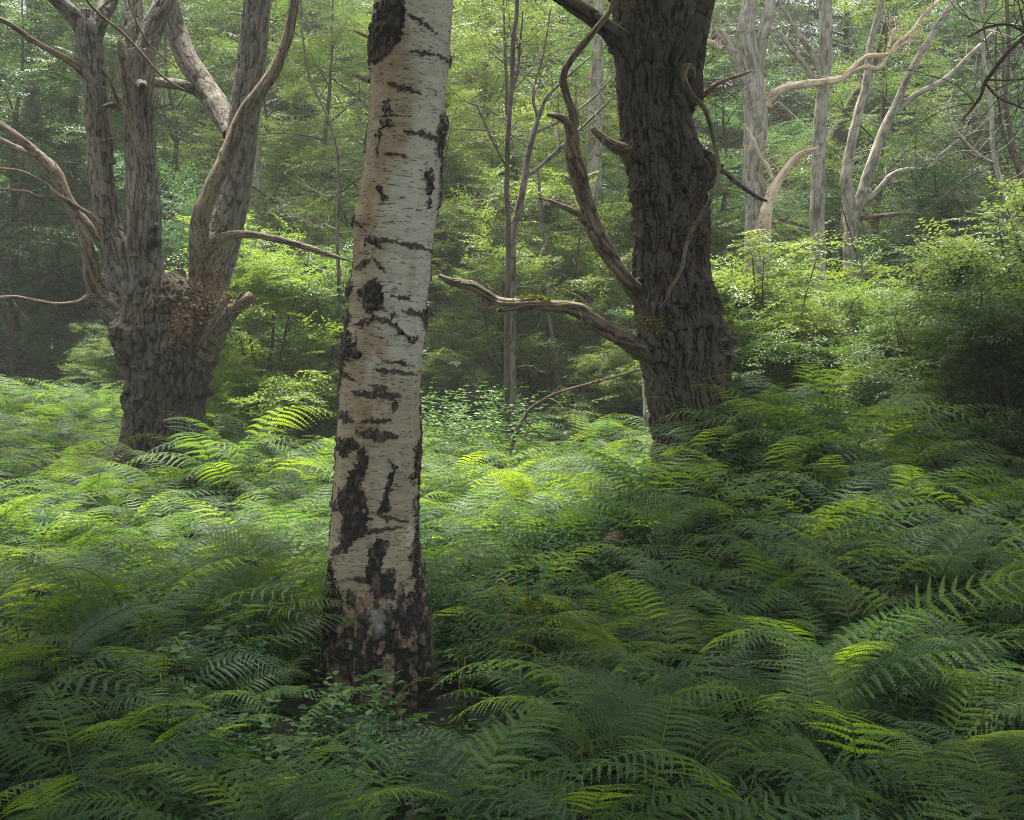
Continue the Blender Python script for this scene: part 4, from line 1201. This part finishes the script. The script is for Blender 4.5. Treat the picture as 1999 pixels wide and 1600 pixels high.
# ------------------------------------------------------------------ scattering as one object (stuff)
def scatter(name, src, pts, rot, scl, idx, kind="stuff"):
    """points carrying instances of the source meshes (never linked to the scene on their own)"""
    col = bpy.data.collections.new(name + "_kinds")
    for k, (me, mat) in enumerate(src):
        if len(me.materials) == 0:
            me.materials.append(mat)
        o = bpy.data.objects.new("%s_kind_%02d" % (name, k), me)
        o.color = src[k][2] if False else (1, 1, 1, 1)
        col.objects.link(o)
    me = bpy.data.meshes.new(name)
    me.vertices.add(len(pts))
    me.vertices.foreach_set("co", np.asarray(pts, np.float32).ravel())
    a = me.attributes.new("rot", 'FLOAT_VECTOR', 'POINT'); a.data.foreach_set("vector", np.asarray(rot, np.float32).ravel())
    a = me.attributes.new("scl", 'FLOAT', 'POINT'); a.data.foreach_set("value", np.asarray(scl, np.float32))
    a = me.attributes.new("idx", 'INT', 'POINT'); a.data.foreach_set("value", np.asarray(idx, np.int32))
    o = bpy.data.objects.new(name, me)
    C.objects.link(o)
    ng = bpy.data.node_groups.new(name, 'GeometryNodeTree')
    ng.interface.new_socket("Geometry", in_out='INPUT', socket_type='NodeSocketGeometry')
    ng.interface.new_socket("Geometry", in_out='OUTPUT', socket_type='NodeSocketGeometry')
    N, L = ng.nodes, ng.links
    gi, go = N.new("NodeGroupInput"), N.new("NodeGroupOutput")
    ip = N.new("GeometryNodeInstanceOnPoints")
    ci = N.new("GeometryNodeCollectionInfo")
    ci.inputs["Collection"].default_value = col
    ci.inputs["Separate Children"].default_value = True
    ci.inputs["Reset Children"].default_value = True

    def attr(nm, t):
        n = N.new("GeometryNodeInputNamedAttribute")
        n.data_type = t
        n.inputs["Name"].default_value = nm
        return n.outputs["Attribute"]
    L.new(gi.outputs[0], ip.inputs["Points"])
    L.new(ci.outputs[0], ip.inputs["Instance"])
    ip.inputs["Pick Instance"].default_value = True
    L.new(attr("idx", 'INT'), ip.inputs["Instance Index"])
    e = N.new("FunctionNodeEulerToRotation")
    L.new(attr("rot", 'FLOAT_VECTOR'), e.inputs[0])
    L.new(e.outputs[0], ip.inputs["Rotation"])
    L.new(attr("scl", 'FLOAT'), ip.inputs["Scale"])
    L.new(ip.outputs[0], go.inputs[0])
    md = o.modifiers.new("scatter", 'NODES')
    md.node_group = ng
    tag(o, kind=kind)
    return o


# far-off wood reading as one mass
r = np.random.default_rng(5)
fp, fs, fi, fr = [], [], [], []
for d in np.arange(36, 66, 3.2):
    for x in np.arange(-d * 0.62, d * 0.62, 3.6):
        xx, yy = x + r.uniform(-1.2, 1.2), d + r.uniform(-1.2, 1.2)
        if 0.188 < xx / yy < 0.222 and yy > 30:
            h = 0.62
        else:
            h = r.uniform(1.3, 1.8)
        fp.append((xx, yy, float(gz(xx, yy)))); fs.append(h); fi.append(r.integers(0, 2)); fr.append((0, 0, r.uniform(0, 6.28)))
def joined(kind):
    w, l = KINDS[kind]
    me = bpy.data.meshes.new("far_tree")
    nv, nf = len(l.vertices), len(l.polygons)
    lw = np.zeros(nv * 3, np.float32); l.vertices.foreach_get("co", lw)
    wv, wp = len(w.vertices), len(w.polygons)
    ww = np.zeros(wv * 3, np.float32); w.vertices.foreach_get("co", ww)
    li = np.zeros(len(l.loops), np.int32); l.loops.foreach_get("vertex_index", li)
    wi = np.zeros(len(w.loops), np.int32); w.loops.foreach_get("vertex_index", wi)
    t = np.zeros(nv, np.float32); l.attributes["tint"].data.foreach_get("value", t)
    me = make_mesh("far_tree", np.concatenate([lw, ww]).reshape(-1, 3), np.concatenate([li, wi + nv]).reshape(-1, 4), {"tint": np.concatenate([t, np.zeros(wv)])})
    me.materials.append(M_LEAF); me.materials.append(M_FAR_DARK)
    mi = np.zeros(nf + wp, np.int32); mi[nf:] = 1
    me.polygons.foreach_set("material_index", mi)
    return me


scatter("far_woodland", [(joined("hornbeam"), None), (joined("beech"), None)], fp, fr, fs, fi)


# ------------------------------------------------------------------ bracken
def frond_mesh(name, seed, L=0.85, width=0.24, stipe=0.5, pairs=26, tip=105, start=12, compound=False, sag=0.35, roll=0.0, cut=0.0095, lobe=0.078):
    """arching bracken frond: stipe, rachis, drooping pinnae cut into pinnules"""
    r = np.random.default_rng(seed)
    V, F, Tn = [], [], []
    cnt = [0]

    def quad(a, b, c, d, t):
        V.extend([a, b, c, d]); F.append([cnt[0], cnt[0] + 1, cnt[0] + 2, cnt[0] + 3]); Tn.extend([t] * 4); cnt[0] += 4
    # rachis
    n = 40
    s = np.linspace(0, 1, n)
    tot = stipe + L
    br = stipe / tot
    ang = np.where(s < br, start + 18 * (s / br) ** 2, 0)
    u = np.clip((s - br) / (1 - br), 0, 1)
    ang = np.where(s >= br, (start + 18) + (tip - start - 18) * (u ** 0.75), ang)
    ang = np.radians(ang)
    side = 0.10 * np.sin(u * 2.5 + roll) * r.choice([-1, 1])
    ds = tot / (n - 1)
    X = np.concatenate([[0], np.cumsum(np.sin(ang[:-1]) * ds)])
    Z = np.concatenate([[0], np.cumsum(np.cos(ang[:-1]) * ds)])
    Yc = side * u * L * 0.6
    cpts = np.stack([X, Yc, Z], 1)
    T = np.gradient(cpts, axis=0); T /= np.linalg.norm(T, axis=1)[:, None]

    def at(tt):
        q = np.array([np.interp(tt, s, cpts[:, k]) for k in range(3)])
        w = np.array([np.interp(tt, s, T[:, k]) for k in range(3)])
        return q, w / np.linalg.norm(w)
    # stem as a three-sided tube
    rad = np.interp(s, [0, br, 1], [0.0045, 0.003, 0.0008])
    for i in range(n - 1):
        for k in range(3):
            a0, a1 = k * 2.094, (k + 1) * 2.094
            def ring(j, a):
                S = np.array([0, 1.0, 0]); Nn = np.cross(T[j], S)
                return cpts[j] + (S * math.cos(a) + Nn * math.sin(a)) * rad[j]
            quad(ring(i, a0), ring(i, a1), ring(i + 1, a1), ring(i + 1, a0), 0.75)
    down = np.array([0, 0, -1.0])

    def pinna(o, d, T_, Ln, t0, np_, sg, lobes):
        """o base, d direction, T_ towards frond tip, Ln length"""
        d = d / np.linalg.norm(d)
        for k in range(np_):
            u0 = k / np_
            um = (k + .5) / np_
            pos = o + d * Ln * um + down * sg * Ln * um * um + T_ * 0.10 * Ln * um * um
            dd = d + down * 2 * sg * um + T_ * 0.2 * um
            dd = dd / np.linalg.norm(dd)
            nn = np.cross(dd, T_); nn /= np.linalg.norm(nn) + 1e-9
            ss = np.cross(nn, dd)
            pl = lobes * Ln * (1 - um) ** 0.55 * (0.75 + 0.25 * min(1, um * 6)) * r.uniform(0.88, 1.1)
            hw = Ln / np_ * 0.52
            for q_ in (-1, 1):
                ax = ss * q_ * 0.93 + dd * 0.38 - nn * 0.0 + down * 0.18
                b0 = pos - dd * hw
                b1 = pos + dd * hw
                e = pos + ax * pl
                quad(b0, b1, e + dd * hw * 0.55, e - dd * hw * 0.35, t0)
    for i in range(pairs):
        t = (i + 0.5) / pairs
        tt = br + (1 - br) * t
        q, w = at(tt)
        prof = min(1, 0.62 + t * 2.2) * (1 - t) ** 0.72
        for sd in (-1, 1):
            S = np.array([0, 1.0, 0]) * sd
            S = S - w * S.dot(w); S /= np.linalg.norm(S)
            Nn = np.cross(w, S) * sd
            fw = 0.22 + 0.55 * t
            Ln = width * prof * r.uniform(0.9, 1.08) + 0.006
            d = S + w * fw + np.array([0, 0, 0.12]) + r.normal(0, 0.05, 3)
            o = q + w * r.normal(0, 0.002)
            t0 = r.uniform(0.15, 0.7)
            if compound and t < 0.6:
                Lc = Ln * 1.25
                dn = d / np.linalg.norm(d)
                m = max(6, int(Lc / 0.017))
                for k in range(m):
                    um = (k + .5) / m
                    pos = o + dn * Lc * um + down * sag * Lc * um * um
                    dd = dn + down * 2 * sag * um; dd /= np.linalg.norm(dd)
                    for q2 in (-1, 1):
                        ax = w * q2 * 0.9 + dd * 0.4 + down * 0.15
                        l2 = Lc * 0.30 * (1 - um) ** 0.7 * min(1, .6 + um * 3) + 0.004
                        pinna(pos, ax, dd, l2, t0 + r.uniform(-.1, .1), max(3, int(l2 / 0.009)), 0.25, 0.17)
            else:
                pinna(o, d, w, Ln, t0, max(4, int(Ln / cut)), sag * r.uniform(0.8, 1.25), lobe)
    return make_mesh(name, np.array(V), np.array(F), {"tint": np.array(Tn)})


FRONDS = []
for k in range(8):
    FRONDS.append(frond_mesh("frond", 700 + k, L=0.50 + 0.035 * k, width=0.150 + 0.010 * (k % 4), stipe=0.42 + 0.05 * (k % 3), pairs=22 + k % 4, tip=108 + 9 * (k % 4), start=8 + 4 * (k % 3), sag=0.28 + 0.09 * (k % 3), roll=k))
for k in range(4):
    FRONDS.append(frond_mesh("compound_frond", 750 + k, L=0.62, width=0.22, stipe=0.48, pairs=14 + k, tip=100 + 7 * k, start=8 + 3 * k, compound=True, sag=0.22 + 0.05 * k, roll=k))
for k in range(6):      # older, coarser fronds
    FRONDS.append(frond_mesh("coarse_frond", 780 + k, L=0.66 + 0.03 * k, width=0.20 + 0.01 * (k % 3), stipe=0.44, pairs=14 + k % 3, tip=112 + 8 * (k % 3), start=8 + 4 * (k % 3), sag=0.30 + 0.1 * (k % 3), roll=k, cut=0.014, lobe=0.092))
r = np.random.default_rng(21)
cand = []
y = 1.9
N0 = 15.0
pts_x, pts_y = [], []
for _ in range(27000):
    yy = math.sqrt(r.uniform(1.7 ** 2, 25 ** 2))
    hwid = 0.43 * yy + 1.3
    pts_y.append(yy); pts_x.append(r.uniform(-1, 1) * hwid)
bx, by = np.array(pts_x), np.array(pts_y)
# thin out by distance to keep about 11 fronds to the square metre everywhere
dens = (0.86 * by + 2.6)
local = len(bx) * 2 * by / (25 ** 2 - 1.7 ** 2) / (0.86 * by + 2.6)      # candidates to the square metre here
keep = r.uniform(0, 1, len(bx)) < np.clip((40 - 0.6 * by) / local, 0, 1)
bx, by = bx[keep], by[keep]
# hollows: darker gaps between the clumps
hol = fbm(np.stack([bx * 0.9, by * 0.9, np.zeros(len(bx))], 1), 3)
keep = (hol > 0.36) | (r.uniform(0, 1, len(bx)) < 0.45)
# leave the tree feet and the weed patches free
keep &= np.hypot(bx + 0.69, by - 6.5) > 0.42
keep &= ~((np.abs(bx + 0.58) < 0.42) & (by > 5.35) & (by < 6.5))
keep &= ~((np.abs(bx + 0.50) < 0.34) & (by > 4.5) & (by < 5.4) & (r.uniform(0, 1, len(bx)) < 0.12))
keep &= np.hypot((bx + 3.6) / 1.0, by - 13.0) > 0.5
keep &= np.hypot(bx - 1.6, by - 11.0) > 0.5
wp = P(1670, 700, 15.5)
keep &= ~(np.hypot((bx - wp[0]) / 1.0, (by - 15.5) / 1.6) < 1.0)
keep &= ~((by > 10.2) & (bx > 0.345 * by) & (by < 20))
bx, by, hol = bx[keep], by[keep], hol[keep]
n = len(bx)
bz = gz(bx, by)
hmod = 0.62 + 0.75 * fbm(np.stack([bx * 1.1 + 40, by * 1.1, np.zeros(n)], 1), 3)
bs = hmod * r.uniform(0.78, 1.12, n)
near = sstep(4.2, 2.0, by)
bs = bs * (1 - 0.25 * near)
foot = np.exp(-((bx + 0.55) / 0.65) ** 2 - ((by - 5.2) / 1.0) ** 2)
bs = bs * (1 - 0.66 * foot)
yaw = np.where(r.uniform(0, 1, n) < 0.5, r.uniform(0, 2 * np.pi, n), r.normal(0, 0.55, n) + np.where(r.uniform(0, 1, n) < 0.5, 0, np.pi))
yaw = yaw - 0.25
tlt = r.normal(0, 0.14, (n, 2))
rot = np.stack([tlt[:, 0], tlt[:, 1], yaw], 1)
idx = np.where((r.uniform(0, 1, n) < 0.86) | (by < 4.3), r.integers(0, 8, n), r.integers(8, 12, n))
idx = np.where(r.uniform(0, 1, n) < sstep(4.5, 8.0, by) * 0.7 + 0.12, r.integers(12, 18, n), idx)
bs = bs * (1 + 0.45 * np.exp(-((bx + 2.5) ** 2 + (by - 11.8) ** 2) / 0.3) + 0.30 * np.exp(-((bx - 2.6) ** 2 + (by - 10.4) ** 2) / 0.6) - 0.22 * np.exp(-((bx - 1.35) ** 2 + (by - 10.4) ** 2) / 0.5))
bs = bs * 0.94
brown = (r.uniform(0, 1, n) < 0.006) & (by < 9)
bs = np.where(brown, bs * 0.7, bs)
# the fronds that show largest are things of their own
size = bs / by
vis = (np.abs(bx) < 0.40 * by + 0.1) & (by > 2.7)
order = np.argsort(-(size * vis * ~brown))
big = order[:290]
rest = np.setdiff1d(np.arange(n), big)
for k in big:
    o = link("bracken_frond", FRONDS[idx[k]], M_FERN)
    o.location = (bx[k], by[k], bz[k] - 0.02)
    o.rotation_euler = rot[k]
    o.scale = (bs[k],) * 3
    side = bx[k] / by[k]
    zone = "left of the birch" if side < -0.16 else ("below the foot of the birch" if side < -0.03 else ("right of the birch" if side < 0.17 else "in the right corner"))
    u = r.uniform()
    if u < 0.16:
        o.color = (1.9, 1.7, 0.8, 1)
        look, grp = "bright lime green young bracken frond", "bright young fronds"
    elif u < 0.36:
        o.color = (0.6, 0.72, 0.85, 1)
        look, grp = "dark bluish green bracken frond", "dark bluish fronds"
    else:
        o.color = (1, r.uniform(0.92, 1.08), r.uniform(0.85, 1.1), 1)
        look, grp = "arching mid green bracken frond", "mid green fronds"
    depth = "nearest the viewer" if by[k] < 4.0 else "farther back"
    tag(o, look + " " + zone + ", " + depth, "fern frond", grp + " " + zone + " " + depth)
src = [(m, M_FERN) for m in FRONDS]
dry = FRONDS[2].copy()
dry.materials.clear()
src.append((dry, M_DRY))
idx = np.where(brown, len(FRONDS), idx)
scatter("bracken_carpet", src, np.stack([bx, by, bz - 0.02], 1)[rest], rot[rest], bs[rest], idx[rest])
print("fronds", n)


# ------------------------------------------------------------------ weeds
def weed_mesh(name, seed, H=0.8, leaf=0.07, mat=None):
    r = np.random.default_rng(seed)
    pos, dr, sz = [], [], []
    for s_ in range(3):
        lean = r.normal(0, .12, 2)
        n = 9
        for i in range(n):
            t = (i + 1) / n
            o = np.array([lean[0] * t * H, lean[1] * t * H, H * t * r.uniform(.95, 1.05)])
            a = i * 1.57 + s_
            for q in (0, math.pi):
                pos.append(o)
                dr.append([math.cos(a + q), math.sin(a + q), 0.25 - 0.5 * (1 - t)])
                sz.append(leaf * (1.1 - 0.55 * t) * r.uniform(.8, 1.2))
    pos, dr = np.array(pos), np.array(dr)
    v, f, t = leaves(pos, dr, np.array([0, 0, 1.0]) + r.normal(0, .25, pos.shape), np.array(sz), r.uniform(0, 1, len(pos)))
    return make_mesh(name, v, f, {"tint": t})


WEEDS = [(weed_mesh("nettle", 900 + k, 0.75 + 0.1 * k, 0.10), M_NETTLE) for k in range(4)]
r = np.random.default_rng(33)
wx, wy = [], []
for _ in range(900):
    wx.append(wp[0] + r.normal(0, 0.75)); wy.append(15.6 + r.normal(0, 1.2))
for _ in range(1500):
    yy = r.uniform(18, 27); wx.append(r.uniform(-0.10, 0.14) * yy); wy.append(yy)
for _ in range(500):
    yy = r.uniform(17, 24); wx.append(r.uniform(-0.22, -0.12) * yy); wy.append(yy)
for _ in range(130):
    yy = r.uniform(14.5, 18); wx.append(r.normal(-0.03, 0.03) * yy); wy.append(yy)
wx, wy = np.array(wx), np.array(wy)
nw = len(wx)
scatter("nettle_patch", WEEDS, np.stack([wx, wy, gz(wx, wy)], 1), np.stack([np.zeros(nw), np.zeros(nw), r.uniform(0, 6.28, nw)], 1), r.uniform(0.7, 1.25, nw), r.integers(0, 4, nw))

# leaf litter of small broad leaves around the feet of the ferns
GCV = [(weed_mesh("herb", 950 + k, 0.28, 0.06), M_BROAD) for k in range(3)]
m = 4200
gy = np.sqrt(r.uniform(2.0 ** 2, 13 ** 2, m)); gx = r.uniform(-1, 1, m) * (0.43 * gy + 1)
ok = ~((np.abs(gx + 0.55) < 0.5) & (gy > 5.5) & (gy < 6.5))
gx, gy = gx[ok], gy[ok]; m = len(gx)
scatter("ground_herbs", GCV, np.stack([gx, gy, gz(gx, gy)], 1), np.stack([r.normal(0, .2, m), r.normal(0, .2, m), r.uniform(0, 6.28, m)], 1), r.uniform(0.7, 1.5, m), r.integers(0, 3, m))

# dry tan stems standing in the nettles
mb = MB()
for k in range(26):
    p = P(1640 + r.uniform(-12, 40), 700, 14.4 + r.uniform(-.3, .3)); p[2] = gz(p[0], p[1])
    tube(mb, np.array([p, p + [r.normal(0, .02), r.normal(0, .02), .5], p + [r.normal(0, .06), r.normal(0, .05), r.uniform(1.0, 1.3)]]), np.array([.006, .005, .003]), 5, .2, 0, cap=False)
tag(link("dry_stems", mb.mesh("dry_stems"), M_DEAD_PALE), kind="stuff")

# bramble shoots with broad leaves by the foot of the birch
for k, (px, d, h, lab) in enumerate([
        (738, 5.75, .30, "upright young shoot with pale leaves against the foot of the birch"), (780, 5.6, .18, "bramble shoot with broad glossy leaves right below the birch trunk"), (655, 5.75, .22, "broad leaved shoot at the left foot of the birch"),
        (500, 5.6, .62, "bramble with broad leaves in the ferns left of the birch"), (560, 6.2, .7, "bramble shoot rising between the ferns nearest the birch's left side"), (300, 5.0, .62, "bramble patch low among dark ferns, lower left"), (40, 5.2, .7, "bramble shoot with small leaves near the left edge"),
        (900, 5.6, .5, "bramble with broad leaves in the ferns just right of the birch foot"), (1030, 6.6, .75, "bright bramble shoot in the ferns right of the birch"), (1900, 4.6, .6, "broad leaved shoot in the dark ferns by the right edge")]):
    p = P(px, 700, d)
    z = float(gz(p[0], p[1]))
    t = empty("bramble_shoot", (p[0], p[1], z), lab, "bramble")
    rr = np.random.default_rng(600 + k)
    mb = MB()
    pos, dr, sz = [], [], []
    for s_ in range(3):
        e = rr.normal(0, .08, 2)
        q = np.array([[0, 0, 0], [e[0] * .4, e[1] * .4, h * .6], [e[0], e[1], h * (1 - .12 * s_)], [e[0] * 1.8, e[1] * 1.8, h * (.95 - .12 * s_)]])
        tube(mb, q, np.array([.004, .0035, .003, .0015]), 6, .05, 0, cap=False)
        c_, _r = resample(q, np.ones(4), .05)
        for i in range(3, len(c_), 2):
            a = rr.uniform(0, 6.28)
            for da in (-.9, 0, .9):
                pos.append(c_[i] + np.array([math.cos(a), math.sin(a), .1]) * .02)
                dr.append([math.cos(a + da), math.sin(a + da), rr.uniform(-.3, .2)])
                sz.append(rr.uniform(.05, .085))
    v, f, tn = leaves(np.array(pos), np.array(dr), np.array([0, 0, 1.0]) + rr.normal(0, .25, (len(pos), 3)), np.array(sz), rr.uniform(0.2, 1, len(pos)))
    v = v.reshape(-1, 6, 3); v = v.reshape(-1, 3)
    link("stem", mb.mesh("stem"), M_MOSS, t)
    link("leaves", make_mesh("leaves", v, f, {"tint": tn}), M_BROAD, t)

# ------------------------------------------------------------------ pollard oak crown and added shade layers, unseen above the picture
def crown_or_shade(root, kind, world, s, tint, sz=0.8):
    c = link("crown", KINDS[kind][1], M_LEAF, root, Vector(world) - root.location)  # added shade layers are linked under this name too
    c.scale = (s, s, s * sz)
    c.rotation_euler = (0, 0, random.uniform(0, 6.28))
    c.color = TINTS[tint]
    return c


def shade_canopy(root, tx, ty, s_):
    """a flat leafy layer added to shade the ground point (tx, ty); it hangs above the picture"""
    h = 5.0
    for _ in range(4):
        y_ = ty + 0.24 * h
        z_ = 2.3 + 0.28 * (y_ + 3.6 * s_)
        h = z_ + 1.3 - 0.6
    crown_or_shade(root, "beech", (tx - 0.147 * h, y_, z_), s_, "mid", 0.36)  # unseen leaf layer, placed along the sun direction to block its light


for tx, ty, s_ in ((-5.0, 4.6, .5), (0.2, 3.8, .5), (-2.2, 3.8, .5), (-3.4, 2.6, .55), (-1.2, 2.4, .6), (1.2, 2.4, .6), (-3.2, 5.2, .55), (-0.9, 5.0, .6), (1.4, 5.2, .6), (-4.6, 7.2, .45), (-1.6, 7.4, .5), (0.4, 7.3, .5)):
    shade_canopy(birch, tx, ty, s_)  # added foreground shade, only parented to the birch
for tx, ty, s_ in ((3.4, 3.0, .6), (3.8, 5.6, .6), (2.6, 7.8, .6), (5.2, 8.4, .6), (3.0, 10.4, .6), (4.4, 10.2, .4)):
    shade_canopy(oak_right, tx, ty, s_)  # added shade for the right side, only parented to the dark oak
for w_, s_ in (((-7.2, 13.4, 5.6), .5), ((-6.6, 16.0, 6.2), .45)):
    crown_or_shade(oak_left, "beech", w_, s_, "mid")

# ------------------------------------------------------------------ misty air
hz = bpy.data.meshes.new("haze")
x0, x1, y0, y1, z0, z1 = -60, 60, -12, 90, -3.5, 19
hz.from_pydata([(x0, y0, z0), (x1, y0, z0), (x1, y1, z0), (x0, y1, z0), (x0, y0, z1), (x1, y0, z1), (x1, y1, z1), (x0, y1, z1)], [],
               [(0, 3, 2, 1), (4, 5, 6, 7), (0, 1, 5, 4), (1, 2, 6, 5), (2, 3, 7, 6), (3, 0, 4, 7)])
m, N, L, out = new_mat("haze")
pv = N.new("ShaderNodeVolumePrincipled")
pv.inputs["Color"].default_value = (0.93, 0.97, 0.90, 1)
pv.inputs["Density"].default_value = 0.0018
pv.inputs["Anisotropy"].default_value = 0.1
L.new(pv.outputs[0], out.inputs["Volume"])
tag(link("haze", hz, m), kind="stuff")
